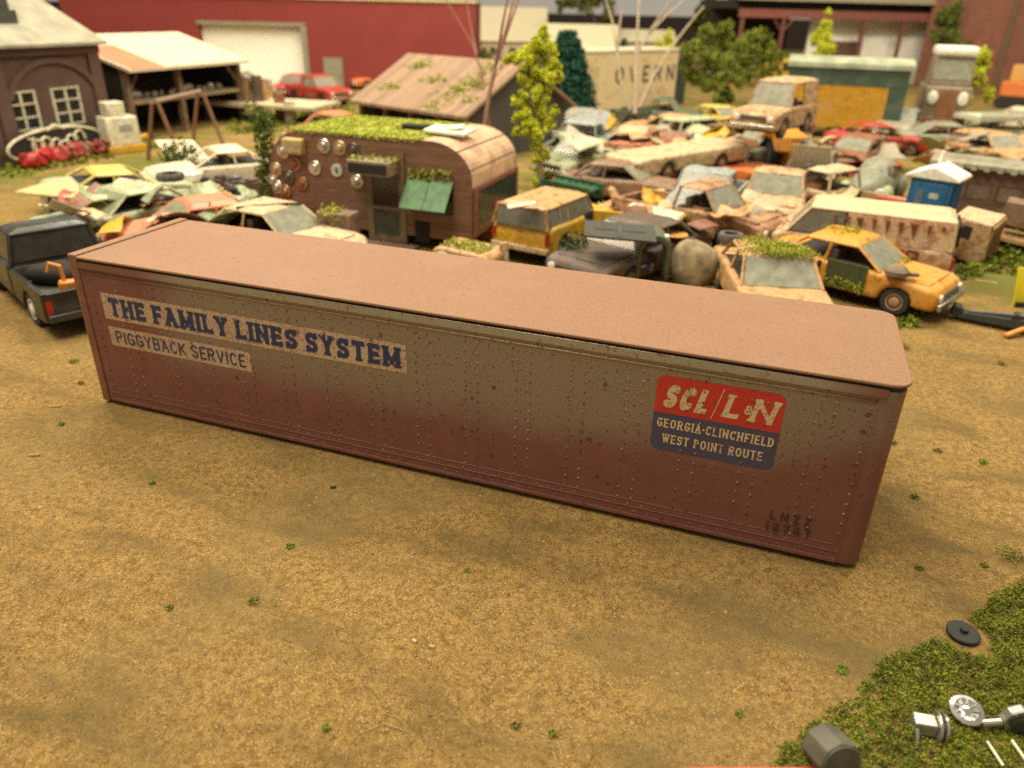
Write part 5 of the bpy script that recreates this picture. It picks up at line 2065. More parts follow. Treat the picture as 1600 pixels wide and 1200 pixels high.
for k in range(9):
    t_ = .16 + k * .1
    p = a.lerp(b_, t_) + Vector((.55, -.35, 0))
    mb = MB()
    mb.blob((0, 0, .3), (.28, .24, .3), k, .7, 2)
    for q_ in range(7):
        a_ = rnd.uniform(0, 6.28)
        mb.box((.22 * math.cos(a_), .22 * math.sin(a_), rnd.uniform(.12, .6)), (rnd.uniform(.1, .35), rnd.uniform(.08, .2), rnd.uniform(.05, .2)), (rnd.uniform(0, 3), rnd.uniform(0, 3), a_))
    o = mb.build('scrap_lump', [paint('bright_red_scrap', (.50, .02, .015), .1), P_RUST, paint('dark_red_scrap', (.33, .03, .02), .3)][0 if k < 4 else (1 + k % 2)], sm=True)
    o.location = p
    tag(o, 'bright red lump of scrap in the row before the oval sign' if k < 4 else 'rust brown lump of scrap in the row before the oval sign', 'scrap', 'red and rust lumps before the oval sign')

# white tank on yellow base
wt = thing('white_machine', 'white stepped machine on a yellow base between brick house and shed', 'machine', G(192, 236), R(70))
MB().hull8([(-.75, -.55, .3), (.75, -.55, .3), (.75, .55, .3), (-.75, .55, .3), (-.7, -.5, 1.55), (.7, -.5, 1.55), (.7, .5, 1.55), (-.7, .5, 1.55)]).build('body', plain('machine_white', (.62, .58, .42), .5), wt, bevel=.08)
MB().bb(-.5, .3, -.38, .38, 1.55, 2.15).build('upper_box', plain('machine_white', (.62, .58, .42), .5), wt, bevel=.05)
MB().bb(-.85, .85, -.65, .65, 0, .32).build('base', P_YEL, wt, bevel=.04)
MB().box((.9, .2, .45), (.9, .35, .2), (0, -.2, 0)).build('chute', P_YEL, wt, bevel=.04)
MB().bb(-.2, .35, -.56, -.52, .95, 1.2).build('plate', plain('plate_grey', (.30, .32, .30), .5), wt)

# timber hoist frame
hf = thing('hoist_frame', 'brown timber A-frame hoist standing in front of the open shed', 'frame', G(290, 235), 0)
a, b_ = G(258, 250), G(325, 224)
ax_ = (b_ - a).normalized()
cr = Vector((-ax_.y, ax_.x, 0))
mid = (a + b_) / 2
hf.location = mid
hl = (b_ - a).length / 2
for s_ in (-1, 1):
    c0 = ax_ * hl * s_
    MB().tube([c0 + cr * .75, c0 + cr * .12 + Vector((0, 0, 2.35)), c0 - cr * .12 + Vector((0, 0, 2.35)), c0 - cr * .75], .085, 6).build('leg_frame', plain('hoist_brown', (.22, .11, .06), .7), hf)
MB().tube([ax_ * -hl + Vector((0, 0, 2.4)), ax_ * hl + Vector((0, 0, 2.4))], .10, 6).build('top_beam', plain('hoist_beam', (.26, .19, .12), .8), hf)

# workbench platform with drums in front of the red warehouse
pf = thing('platform', 'pale flat loading platform beside the open shed before the red warehouse', 'platform', G(425, 188), .1)
MB().bb(-3.6, 3.6, -1.6, 1.9, .85, 1.05).build('deck', plain('pale_deck', (.50, .42, .26), .8, .15, 2), pf)
for x in (-3.3, 0, 3.3):
    for y in (-1.4, 1.6):
        MB().bb(x - .1, x + .1, y - .1, y + .1, 0, .85).build('leg', WOODG, pf)
rnd = random.Random(12)
for k, (px, py, hgt, m) in enumerate([(385, 158, 1.3, P_BROWN), (404, 158, 1.4, P_UMBER), (412, 157, 1.2, P_TAN), (440, 182, 1.6, P_RUST), (455, 186, 1.2, P_GREY)]):
    o = MB().lathe([(.32, 0), (.34, .1), (.32, .5), (.34, .55), (.32, hgt), (.05, hgt + .02)], (0, 0, 0), 'z', 12).build('drum', m, sm=True)
    o.location = G(px, py, 1.05 if k < 3 else .0) if k < 3 else G(px, py + 8)
    tag(o, ['brown drum at the left end of the pale platform', 'dark drum in the middle of three on the pale platform', 'tan drum right of the dark one on the pale platform', 'tall rust red drum standing before the pale platform', 'short grey drum standing before the pale platform'][k], 'drum')

car('pickup_truck', 'bright red pickup parked in front of the red warehouse', 'pickup', 'pickup', P_RED, (500, 160), (600, 176), lod=0, glass=PALEGLASS, group=None, s=1.05, rim=DARK)
car('sedan', 'dark red sedan nosed behind the red pickup', 'car', 'sedan', P_RED, (462, 148), (420, 160), lod=1, group=None)
car('station_wagon', 'orange red wagon half hidden behind the barn roof', 'car', 'wagon', P_ORANGE, (590, 138), (540, 140), lod=1, group=None, roofmat=P_ORANGE)
car('sedan', 'white car parked at the pale warehouse door', 'car', 'sedan', P_WHITE, (380, 136), (430, 138), lod=1, group=None, s=.9)
car('sedan', 'navy blue car parked near the right side of pale warehouse door', 'car', 'sedan', paint('navy_paint', (.04, .05, .12), .1), (448, 128), (420, 132), lod=1, group=None, s=.9)
car('pickup_truck', 'grey pickup parked by the pale warehouse door behind the shed', 'pickup', 'pickup', P_GREY, (400, 126), (350, 128), lod=1, group=None, s=.9)
car('sedan', 'salmon red flattened sedan seen just above the camper roof', 'car', 'sedan', P_SALM, (520, 222), (450, 232), lod=1, group=None, panes='none', roofmat=P_SALM)
shrub('shrub', 'small green bush below the pale platform, left of camper', (412, 205), 1.0, 1.4, SHRUBG, 700, .1, 9)
o = MB().hull8([(-.15, -.1, 0), (.15, -.1, 0), (.15, .1, 0), (-.15, .1, 0), (-.35, -.08, 1.5), (-.1, -.08, 1.6), (-.1, .08, 1.6), (-.35, .08, 1.5)]).build('signboard', P_CREAM)
o.location = G(572, 205)
tag(o, 'cream leaning board standing in front of the barn eave', 'board')

# ------------------------------------------------------------------ trees
def px_tree(name, label, base, dep, lumps, mat, leaf, dens, trunk, cat='tree', depth_spread=.8, seed=1, group=None):
    """crown of leaf clumps; lumps in photograph pixels (x, y, r) at the tree's own distance"""
    rnd = random.Random(seed)
    root = DP(*base, dep)
    root.z = 0
    k = dep / FPX
    fwd = Vector(CM @ np.array([0, 0, -1.]))
    fwd.z = 0
    fwd.normalize()
    t = thing(name, label, cat, root, 0, group)
    mb = MB()
    for (x, y, r) in lumps:
        c = DP(x, y, dep) - root + fwd * rnd.uniform(-1, 1) * r * k * depth_spread
        rr = r * k
        for q_ in range(6):
            dv = Vector((rnd.gauss(0, 1), rnd.gauss(0, 1), rnd.gauss(0, 1))).normalized() * rr * rnd.uniform(.3, .85)
            s_ = rr * rnd.uniform(.28, .52)
            mb.leaves(c + dv, (s_, s_, s_ * rnd.uniform(.8, 1.3)), int(dens * r / 6.5), leaf * .8, rnd, .15)
    mb.build('crown', mat, t)
    mb = MB()
    pts = [DP(x, y, dep) - root for x, y in trunk]
    mb.tube([Vector((0, 0, 0))] + pts, [.035 * dep / 10 * (1 - .75 * i / (len(pts))) for i in range(len(pts) + 1)], 7)
    mb.build('trunk', plain('bark', (.12, .08, .05), .9), t)
    return t


px_tree('weeping_tree', 'lime green ragged weeping tree between camper and dark conifer', (842, 320), 29,
        [(848, 55, 14), (838, 72, 17), (855, 78, 17), (822, 84, 18), (845, 92, 20), (860, 100, 17), (808, 92, 12), (797, 92, 10), (826, 104, 16), (840, 118, 17), (858, 122, 17),
         (862, 138, 10), (815, 120, 10), (826, 134, 12), (838, 142, 14), (818, 152, 15), (846, 158, 17), (826, 168, 17), (808, 158, 9), (852, 178, 17), (832, 186, 18), (812, 186, 12), (866, 172, 7), (862, 192, 11),
         (842, 205, 17), (822, 204, 13), (808, 206, 8), (838, 224, 15), (848, 240, 13), (834, 250, 11), (842, 268, 10), (836, 284, 9), (842, 298, 8)], LIME, .08, 62, [(845, 250), (830, 180), (842, 110), (848, 62)], seed=2, depth_spread=.9)

cn = thing('conifer', 'dark blue green conical fir standing behind the lime tree', 'tree', G(880, 205))
rnd = random.Random(14)
mb = MB()
ch = 5.4
for k in range(26):
    z = .35 + (ch - .4) * k / 26
    rad = 2.05 * (1 - (z / ch)) ** .62 + .1
    m_ = int(40 + 110 * rad)
    for j in range(m_):
        a_ = rnd.uniform(0, 6.28)
        q = rad * rnd.uniform(.55, 1.05)
        mb.leaves((q * math.cos(a_), q * math.sin(a_), z + rnd.uniform(-.1, .1) - .12 * q), (.16, .16, .1), 4, .10, rnd, .1)
mb.build('crown', CONIFER, cn)
MB().tube([(0, 0, 0), (0, 0, 2), (0, 0, ch - .3)], [.14, .1, .02], 8).build('trunk', plain('bark', (.12, .08, .05), .9), cn)
c2 = thing('conifer', 'small dark green fir standing behind the white lettered trailer', 'tree', DP(972, 92, 75).xy.to_3d())
mb = MB()
zt = DP(975, 58, 75).z
for k in range(16):
    z = .2 + (zt - .2) * k / 16
    rad = 1.7 * (1 - z / zt) + .1
    for j in range(int(10 + 25 * rad)):
        a_ = rnd.uniform(0, 6.28)
        q = rad * rnd.uniform(.5, 1.05)
        mb.leaves((q * math.cos(a_), q * math.sin(a_), z), (.2, .2, .14), 4, .14, rnd, .1)
mb.build('crown', CONIFER, c2)
MB().tube([(0, 0, 0), (0, 0, zt * .8)], [.14, .05], 8).build('trunk', plain('bark', (.12, .08, .05), .9), c2)


def bare(name, label, dep, base, lines, r0, mat):
    root = DP(*base, dep)
    t = thing(name, label, 'tree', root)
    mb = None
    for i, ln_ in enumerate(lines):
        pts = [DP(x, y, dep + dd) - root for x, y, dd in ln_]
        mb = MB()
        n_ = len(pts)
        r_ = r0 if i == 0 else r0 * .75
        mb.tube(pts, [r_ * (1 - .6 * k / (n_ - 1)) for k in range(n_)], 7)
        mb.build('trunk' if i == 0 else 'branch', mat, t, sm=True)
    return t


TWIG = plain('red_brown_twig', (.20, .085, .05), .7)
TWIG2 = plain('grey_tan_twig', (.34, .27, .18), .8)
bare('bare_tree', 'bare red brown forked twig tree rising behind the camper front', 25.5, (756, 200),
     [[(756, 205, 0), (764, 150, 0), (776, 95, .1), (790, 50, 0), (800, 10, .2), (806, -20, .3)], [(779, 88, 0), (796, 40, .3), (812, -5, .5)],
      [(776, 95, 0), (785, 40, -.4), (795, -10, -.6)]], .085, TWIG)
bare('bare_tree', 'thin bare brown twig leaning left in front of the red warehouse end', 34, (758, 190),
     [[(765, 200, 0), (752, 110, 0), (738, 70, 0), (715, 30, .3), (690, -10, .4)], [(745, 85, 0), (735, 40, .5), (728, -5, .8)]], .06, TWIG)
bare('bare_tree', 'bare pale grey fan of twigs in front of the white lettered trailer', 43, (992, 172),
     [[(992, 178, 0), (993, 110, 0), (996, 50, 0), (999, -10, 0)], [(984, 172, 0), (970, 130, 0), (964, 80, 0), (956, 30, .5), (945, -5, .6)],
      [(999, 168, 0), (1020, 120, 0), (1048, 75, .3), (1075, 40, .4), (1100, 10, .8)], [(994, 85, 0), (1012, 55, .6), (1040, 25, .8), (1075, -5, 1.2)],
      [(1012, 55, .6), (1035, 20, 0), (1050, -5, -.3)], [(964, 80, 0), (968, 40, -.3), (972, 15, -.5)]], .13, TWIG2)

px_tree('leafy_tree', 'large rounded mid green tree right of the white lettered trailer', (1125, 190), 50,
        [(1100, 60, 24), (1085, 85, 26), (1110, 85, 28), (1090, 112, 24), (1118, 112, 26), (1135, 95, 22), (1140, 125, 20), (1075, 100, 14), (1105, 135, 18), (1130, 145, 16)], BUSHG, .13, 44, [(1120, 150), (1110, 100)], seed=5)
px_tree('leafy_tree', 'second rounded green tree behind the raised tan wagon', (1185, 170), 56,
        [(1125, 45, 18), (1145, 60, 24), (1170, 55, 24), (1190, 68, 24), (1205, 85, 22), (1175, 85, 26), (1150, 85, 24), (1195, 105, 22), (1170, 110, 22), (1210, 108, 14)], BUSHG, .14, 44, [(1182, 120), (1178, 80)], seed=6)
px_tree('shrub', 'small round green bush in front of the rounded green trees', (1128, 195), 46,
        [(1130, 140, 14), (1122, 155, 15), (1138, 152, 14), (1120, 172, 13), (1132, 170, 14), (1118, 186, 11)], BUSHG, .12, 54, [(1128, 170)], cat='shrub', seed=7)
px_tree('leafy_tree', 'tall dark olive tree top behind the white trailers', (930, 100), 88,
        [(900, 2, 18), (925, 8, 22), (945, 18, 18), (952, 35, 12), (880, 5, 14), (940, -5, 20)], foliage('olive_leaves', (.06, .07, .012), (.12, .12, .015), (.2, .18, .03), .6), .26, 26, [(930, 60), (928, 20)], seed=8)
px_tree('leafy_tree', 'yellow green tree top behind the bare pale twigs', (1130, 90), 84,
        [(1110, 10, 24), (1135, 18, 26), (1095, 22, 18), (1150, 5, 22), (1120, 40, 18), (1085, 40, 14)], foliage('olive_leaves', (.06, .07, .012), (.12, .12, .015), (.2, .18, .03), .6), .26, 26, [(1128, 60), (1125, 25)], seed=9)
px_tree('shrub', 'yellow green bush behind the white lettered trailer', (1040, 110), 76, [(1035, 72, 14), (1045, 62, 13), (1030, 84, 12), (1050, 80, 12)], LIME, .2, 24, [(1040, 80)], cat='shrub', seed=10)
px_tree('leafy_tree', 'broad green rounded tree beside the brick tower', (1490, 150), 72,
        [(1492, 22, 22), (1475, 38, 24), (1508, 36, 22), (1490, 50, 28), (1468, 58, 20), (1515, 62, 20), (1492, 75, 26), (1515, 85, 16)], foliage('soft_green_leaves', (.09, .12, .02), (.14, .17, .03), (.2, .23, .05), .6), .17, 66, [(1490, 100), (1490, 60)], seed=11)
px_tree('conifer', 'lime green narrow cone tree in front of the yellow vehicles', (1285, 100), 66,
        [(1295, 22, 7), (1290, 35, 10), (1285, 50, 13), (1278, 65, 15), (1292, 62, 12), (1274, 80, 17), (1290, 80, 14)], LIME, .16, 62, [(1285, 70), (1292, 30)], seed=12)
px_tree('weeping_tree', 'lime green ragged tree before the white-topped semi tractor', (1500, 215), 44,
        [(1535, 82, 13), (1525, 95, 15), (1540, 98, 12), (1520, 112, 15), (1512, 128, 14), (1528, 130, 12), (1498, 138, 11), (1482, 143, 9), (1540, 152, 10), (1545, 140, 8),
         (1500, 158, 14), (1488, 172, 16), (1505, 176, 16), (1482, 190, 15), (1500, 198, 18), (1488, 208, 13)], LIME, .11, 66, [(1498, 170), (1515, 120), (1530, 90)], seed=13)

# ------------------------------------------------------------------ trailers, railcar and houses behind
# white box trailer with OVERN lettering
a, b_ = DP(905, 175, 50), DP(1052, 165, 56)
a.z = b_.z = 0
rzt = math.atan2(b_.y - a.y, b_.x - a.x)
lt = (b_ - a).length
ov = thing('box_trailer', 'cream white box trailer with faded dark letters OVERN behind the dark conifer', 'trailer', a, rzt)
OVW = paint('trailer_cream', (.66, .53, .30), .3, .6, (.30, .12, .03), 1.0)
za, zt = .15, 3.75
MB().bb(0, lt, 0, 2.6, za, zt).build('body', OVW, ov, bevel=.04)
MB().bb(-.05, lt + .05, -.06, 2.66, zt + .002, zt + .22).build('roof_rail', paint('trailer_roof', (.66, .58, .40), .15), ov, bevel=.04)
MB().bb(.7, 1.6, -.04, .0, .4, 3.0).build('door', plain('door_tan', (.50, .40, .22), .6), ov)
for k in range(6):
    x = 2.4 + k * (lt - 2.6) / 5.5
    MB().bb(x, x + .06, -.03, 0, za, zt).build('rib', OVW, ov)
mb = MB()
text_mesh(mb, 'OVERN', lt * .33, lt * .96, 1.85, 2.9, -.05, .13, False, gap=.7, res=26)
mb.build('lettering', plain('faded_black', (.04, .04, .045), .7, .2, 3), ov)
MB().bb(lt + .06, lt + 1.6, .3, 2.4, .1, 3.2).build('nose', plain('end_gap_shade', (.03, .045, .03), .8), ov)  # no real nose: dark box carries the shade of the gap here
MB().bb(.2, lt, .3, 2.3, 0, .15).build('dark_underbody', DARK, ov)

# green and yellow railcar
a, b_ = DP(1218, 205, 44), DP(1402, 205, 42)
a.z = b_.z = 0
rzt = math.atan2(b_.y - a.y, b_.x - a.x)
lt = (b_ - a).length
rc = thing('railcar', 'long railcar with dark green top and mustard yellow side behind the raised tan wagon', 'railcar', a, rzt)
YS = paint('railcar_yellow', (.50, .26, .015), .3)
GS = paint('railcar_green', (.045, .085, .05), .2)
rc.scale = (1, 1, 1.2)
MB().bb(0, lt - .9, .02, 2.6, .5, 2.35).build('side', YS, rc)
MB().bb(-.05, lt, .0, 2.65, 2.352, 3.1).build('upper_side', GS, rc, bevel=.03)
MB().bb(lt - .88, lt, .0, 2.6, .3, 2.35).build('end_wall', GS, rc)
MB().prism([(-.12, 3.1), (-.1, 3.3), (.7, 3.55), (1.9, 3.55), (2.72, 3.3), (2.75, 3.1)], -.15, lt + .15, 'x').build('roof', plain('pale_grey_green_roof', (.30, .33, .22), .6, .2, 1), rc)
MB().bb(.2, lt - .3, .2, 2.4, .1, .5).build('dark_underbody', DARK, rc)

# semi tractor with the white top
st_ = thing('semi_tractor', 'semi tractor with white roof and two bright headlights beside brick tower', 'truck', DP(1462, 205, 44).xy.to_3d(), 0)
f_ = math.atan2(CC[1] - st_.location.y, CC[0] - st_.location.x)
st_.rotation_euler[2] = f_ + .15
st_.scale = (1, .95, 1.32)
GR = paint('tractor_grey', (.24, .20, .13), .5)
MB().bb(-2.2, 1.0, -1.25, 1.25, .5, 2.2).build('body', GR, st_, bevel=.1)
MB().hull8([(-1.3, -1.15, 2.2), (.85, -1.15, 2.2), (.85, 1.15, 2.2), (-1.3, 1.15, 2.2), (-1.2, -1.05, 3.35), (.55, -1.05, 3.35), (.55, 1.05, 3.35), (-1.2, 1.05, 3.35)]).build('cab', GR, st_, bevel=.08)
MB().hull8([(.74, -1.0, 2.45), (.82, -1.0, 2.45), (.82, 1.0, 2.45), (.74, 1.0, 2.45), (.57, -.9, 3.2), (.65, -.9, 3.2), (.65, .9, 3.2), (.57, .9, 3.2)]).build('windscreen', PALEGLASS, st_)
MB().bb(-1.35, .75, -1.1, 1.1, 3.352, 3.75).build('roof', plain('white_cab_top', (.80, .76, .62), .4), st_, bevel=.15, segs=3)
MB().bb(1.0, 1.12, -1.2, 1.2, .45, .95).build('bumper', P_RUST, st_, bevel=.03)
for y in (-.8, .8):
    MB().lathe([(.26, 1.0), (.28, 1.14), (.2, 1.18), (.02, 1.2)], (0, y, 1.75), 'x', 14).build('headlight', LENS, st_, sm=True)
    MB().lathe([(.3, -.15), (.5, -.14), (.52, 0), (.5, .14), (.3, .15)], (.2, y * 1.45, .52), 'y', 16).build('wheel', RUBBER, st_, sm=True)
MB().bb(1.005, 1.06, -.5, .5, 1.0, 2.05).build('grille', P_RUST, st_)

# open pavilion with brown posts and white end wall, far right behind
a, b_ = DP(1150, 100, 74), DP(1452, 112, 78)
a.z = b_.z = 0
rzp = math.atan2(b_.y - a.y, b_.x - a.x)
lp = (b_ - a).length
zp = lambda py, d=75: DP(1300, py, d).z
pv = thing('pavilion', 'long open pavilion with red brown posts and white wall at upper right', 'pavilion', a, rzp)
REDB = plain('red_brown_timber', (.17, .06, .04), .8)
zb_ = 6.0
fr = [.0, .2, .6, .8, 1.0]
for k in fr:
    MB().bb(lp * k - .15, lp * k + .15, -.15, .15, 0, zb_).build('post', REDB, pv)
    for d_ in (-1, 1):
        if 0 < k < 1:
            MB().tube([(lp * k, 0, zb_ - 1.3), (lp * k + d_ * 1.0, 0, zb_ - .1)], .1, 4).build('brace', REDB, pv)
MB().bb(-.4, lp + .4, -.2, .2, zb_, zb_ + .75).build('beam', plain('red_brown_beam', (.22, .075, .055), .8), pv)
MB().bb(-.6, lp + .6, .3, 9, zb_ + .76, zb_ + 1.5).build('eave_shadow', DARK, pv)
MB().prism([(-.8, zb_ + 1.5), (-.8, zb_ + 1.95), (9.5, zb_ + 3.2), (9.5, zb_ + 2.7)], -1, lp + 1, 'x').build('roof', plain('olive_beige_roof', (.33, .30, .18), .7), pv)
MB().bb(lp * .38, lp * 1.0, 1.6, 1.9, 0, zb_ + .7).build('white_wall', plain('pale_wall', (.82, .80, .70), .6, .05), pv)
MB().bb(lp * .43, lp * .66, 1.5, 1.59, .3, 4.0).build('doorway', plain('dark_door', (.12, .06, .04), .8), pv)
MB().bb(-.5, lp * .38, 6.0, 6.3, 0, zb_ + .7).build('back_wall', DARK, pv)
o = MB().bb(-3.2, 3.2, -1, 1, .4, 2.6).build('bus', paint('bus_yellow', (.66, .42, .03), .2), bevel=.12)
o.location = DP(1236, 92, 71).xy.to_3d()
o.rotation_euler[2] = rzp
tag(o, 'bright yellow bus body standing under the pavilion behind lime cone tree', 'bus')
for k in range(4):
    MB().bb(-2.7 + k * 1.4, -1.6 + k * 1.4, -1.03, -1.0, 1.6, 2.3).build('window', DGLASS, o)
car('panel_van', 'pale beige van parked under the pavilion before the white wall', 'van', 'van', P_CREAM, (1335, 124), (1300, 130), lod=1, group=None)
o = MB().prism([(-.9, 0), (.3, 0), (.6, 2.2), (.2, 2.4)], -.1, .1, 'y').build('tarp_sign', plain('orange_cloth', (.62, .20, .06), .6))
o.location = DP(1420, 100, 74).xy.to_3d()
o.rotation_euler[2] = rzp
tag(o, 'orange pointed board standing against the white pavilion wall', 'board')

# brick tower at the right edge
a = DP(1522, 150, 70).xy.to_3d()
bt_ = thing('brick_tower', 'tall red brown brick wall building at the right edge', 'building', a, rzp - .02)
MB().bb(0, 11, 0, 9, 0, 11).build('wall', brick('red_brown_brick', (.22, .085, .052), (.27, .11, .068), (.18, .09, .06), .6, .22), bt_)
MB().tube([(1.6, -.15, 0), (1.6, -.15, 11)], .16, 8).build('drain_pipe', plain('pipe_green_brown', (.12, .09, .04), .6), bt_)
ex = thing('excavator', 'orange digger parked in front of the brick tower at right edge', 'digger', DP(1588, 168, 60).xy.to_3d(), -.4)
MB().bb(-1.3, 1.3, -1, 1, .9, 2.0).build('body', P_ORANGE, ex, bevel=.1)
MB().bb(-.9, .2, -.8, .8, 2.0, 3.2).build('cab', paint('digger_amber', (.62, .30, .05), .2), ex, bevel=.06)
for y in (-1, 1):
    MB().prism([(-1.6, .45), (-1.3, .05), (1.3, .05), (1.6, .45), (1.3, .88), (-1.3, .88)], y * 1.0, y * .6, 'y').build('track', DARK, ex, bevel=.05)
MB().tube([(1.0, 0, 1.8), (2.2, 0, 3.4), (3.2, 0, 2.2)], .16, 6).build('arm', P_ORANGE, ex)
MB().box((3.3, 0, 1.9), (.7, .9, .6), (0, .5, 0)).build('bucket', P_RUST, ex)

# ribbed pale panel heap at the right edge
rp = MB().bb(-2.2, 2.2, -1.0, 1.0, 0, .25)
for k in range(20):
    rp.bb(-2.15 + k * .22, -2.05 + k * .22, -1.05, -1.0, 0, .55)
o = rp.build('ribbed_panel', plain('pale_ribbed', (.52, .52, .38), .6))
o.location = DP(1562, 190, 42)
o.location.z = 1.35
o.rotation_euler = (0, 0, rzp)
tag(o, 'pale ribbed panel lying on top of the off-white long car at far right', 'panel')

# houses and white trailers in the gap at the top
def house(label, px0, px1, pyb, dep, wallh, ridge, wallm, roofm, rz=None, gable='x', depth=7, name='house', windows=3):
    a, b_ = DP(px0, pyb, dep), DP(px1, pyb, dep)
    a.z = b_.z = 0
    rz_ = math.atan2(b_.y - a.y, b_.x - a.x) if rz is None else rz
    l_ = (b_ - a).length
    h = thing(name, label, 'house', a, rz_)
    mb = MB()
    mb.bb(0, l_, 0, depth, 0, wallh)
    mb.build('wall', wallm, h)
    mb = MB()
    if gable == 'x':
        mb.prism([(-.4, wallh + .004), (depth + .4, wallh + .004), (depth / 2, ridge)], -.4, l_ + .4, 'x')
    else:
        mb.prism([(-.4, wallh + .004), (l_ + .4, wallh + .004), (l_ / 2, ridge)], -.4, depth + .4, 'y')
    mb.build('roof', roofm, h)
    for k in range(windows):
        x = l_ * (k + .6) / (windows + .2)
        mb = MB()
        mb.bb(x - .5, x + .5, -.06, .03, wallh * .4, wallh * .78)
        w = mb.build('window', FRAMEW, h)
        mb = MB()
        mb.bb(x - .4, x + .4, -.09, -.061, wallh * .44, wallh * .74)
        mb.build('pane', plain('dark_pane', (.02, .02, .018), .2), w)
    return h


CRW = plain('cream_wall', (.52, .42, .26), .7)
CRR = plain('cream_house_roof', (.66, .58, .38), .7, .1)
house('cream roofed house behind the bare twig tree at the top', 752, 850, 65, 92, 2.6, 6.4, CRW, CRR, windows=3)
house('long cream roofed house left of the small fir at the top', 858, 962, 85, 80, 2.7, 4.9, CRW, CRR, windows=3)
house('white flat-roofed trailer house behind the OVERN trailer', 952, 1052, 70, 90, 3.0, 4.3, CRW, CRR, windows=2, depth=5)
house('small red brown house above the rounded green trees', 1150, 1200, 60, 98, 4.2, 6.5, plain('red_brown_house', (.22, .07, .05), .8), plain('brown_house_roof', (.20, .10, .07), .8), windows=0, gable='y')
for k, (px, py, m, lab) in enumerate([(760, 100, P_ORANGE, 'orange'), (785, 98, P_BROWN, 'brown'), (800, 85, P_TAN, 'tan'), (780, 118, P_CREAM, 'cream')]):
    car('sedan', lab + ' car parked in the far gap between red warehouse and lime tree', 'car', 'sedan', m, (px, py + 14), (px - 30, py + 15), lod=1, group=None)
shrub('shrub', 'green round shrub right of the red warehouse end', DP(752, 100, 66) and (752, 138), 1.6, 3.2, BUSHG, 700, .2, 15)

# far wall of the room behind the layout
MB().bb(-260, 260, 0, 1, -1, 5.5).build('dark_backdrop', plain('backdrop_brown', (.05, .035, .03), .9))
bd = bpy.data.objects['dark_backdrop']
bd.name = 'backdrop_wall'
pc = DP(900, 30, 150)
bd.location = (pc.x, pc.y, 0)
bd.rotation_euler[2] = ROT[2]
tag(bd, 'dark low wall closing the view far behind everything', 'wall')

# ------------------------------------------------------------------ foreground things
# black disc with a hub at the edge of the turf
p = G(1505, 988)
dsc = thing('wheel_disc', 'small black disc with a round hub lying at the turf edge', 'disc', (p.x, p.y, ground_h(p.x, p.y) + .012))
dsc.rotation_euler = (.04, .05, 0)
BLK = plain("black_plastic", (.018, .018, .015), .65, .3, 8)
MB().lathe([(.165, 0), (.178, .012), (.178, .038), (.166, .048), (.02, .05)], (0, 0, 0), 'z', 36).build('disc', BLK, dsc, sm=True)
MB().lathe([(.042, .045), (.042, .085), (.036, .092), (.01, .093)], (0, 0, 0), 'z', 16).build('hub', BLK, dsc, sm=True)

# grey plastic cylinder
p = G(1290, 1196)
MG = plain('grey_moulded', (.10, .095, .065), .6, .15, 5)
o = thing('plastic_nut', 'dull grey faceted plastic nut lying on its side at the turf bottom edge', 'nut', (p.x, p.y, .19), rot=(0, -.30, R(-60)))
MB().lathe([(.02, -.15), (.19, -.15), (.215, -.13), (.215, .15), (.20, .18), (.02, .18)], (0, 0, 0), 'x', 8).build('barrel', MG, o, bevel=.012)
MB().lathe([(.02, .182), (.180, .182), (.184, .195), (.178, .203), (.02, .206)], (0, 0, 0), 'x', 30).build('end_cap', plain('grey_cap', (.07, .066, .045), .6), o, sm=True)

# flanged bright pulley
p = G(1452, 1150)
o = thing('pulley', 'clear silver flanged pulley with a bent leg standing on the turf', 'fitting', (p.x, p.y, .12), R(8))
SIL = plain('silver_grey', (.42, .41, .35), .25, .15, 6, .7)
MB().bb(-.19, .02, -.075, .075, -.05, .095).build('block', SIL, o, bevel=.012)
MB().lathe([(.03, .02), (.145, .02), (.15, .03), (.145, .045), (.05, .05), (.05, .075), (.135, .08), (.138, .10), (.03, .105)], (0, 0, .02), 'x', 26).build('flange', SIL, o, sm=True)
MB().box((-.16, -.13, -.06), (.035, .05, .3), (-.75, .0, 0)).build('leg', SIL, o, bevel=.008)

# shiny screw head
p = G(1505, 1122)
o = thing('screw', 'bright shiny silver disc shaped screw head lying on the turf', 'screw', (p.x, p.y, .10), 0)
d_ = (Vector(CC) - o.location).normalized()
o.rotation_euler = (Vector((d_.x * .35 + .12, d_.y * .35, 1))).to_track_quat('Z', 'Y').to_euler()
MB().lathe([(.155, 0), (.165, .012), (.158, .026), (.12, .036), (.11, .026), (.07, .022), (.06, .03), (.01, .034)], (0, 0, 0), 'z', 40).build('head', STEEL, o, sm=True)
mb = MB()
for k in range(9):
    a_ = 2 * PI * k / 9
    mb.box((.085 * math.cos(a_), .085 * math.sin(a_), .032), (.05, .014, .016), (0, 0, a_))
mb.build('spokes', CHROME, o)
MB().tube([(0, 0, 0), (0, 0, -.12)], .04, 10).build('shank', STEEL, o)

# hexagonal silver bush on a pin
p = G(1583, 1140)
o = thing('hub_fitting', 'grey silver hexagonal hub on a short pin at the right edge of turf', 'fitting', (p.x, p.y, .12), R(18))
MB().lathe([(.07, -.04), (.155, -.04), (.16, -.02), (.16, .04), (.15, .06), (.09, .06), (.085, .02), (.01, .02)], (0, 0, .02), 'y', 8).build('hexagon', SIL, o)
MB().lathe([(.09, -.05), (.10, -.075), (.085, -.08), (.01, -.082)], (0, 0, .02), 'y', 24).build('bore', plain('dark_steel', (.07, .075, .075), .3, .2, 5, .6), o, sm=True)
MB().tube([(-.15, 0, -.02), (-.33, .0, -.05)], .038, 10).build('pin', SIL, o)

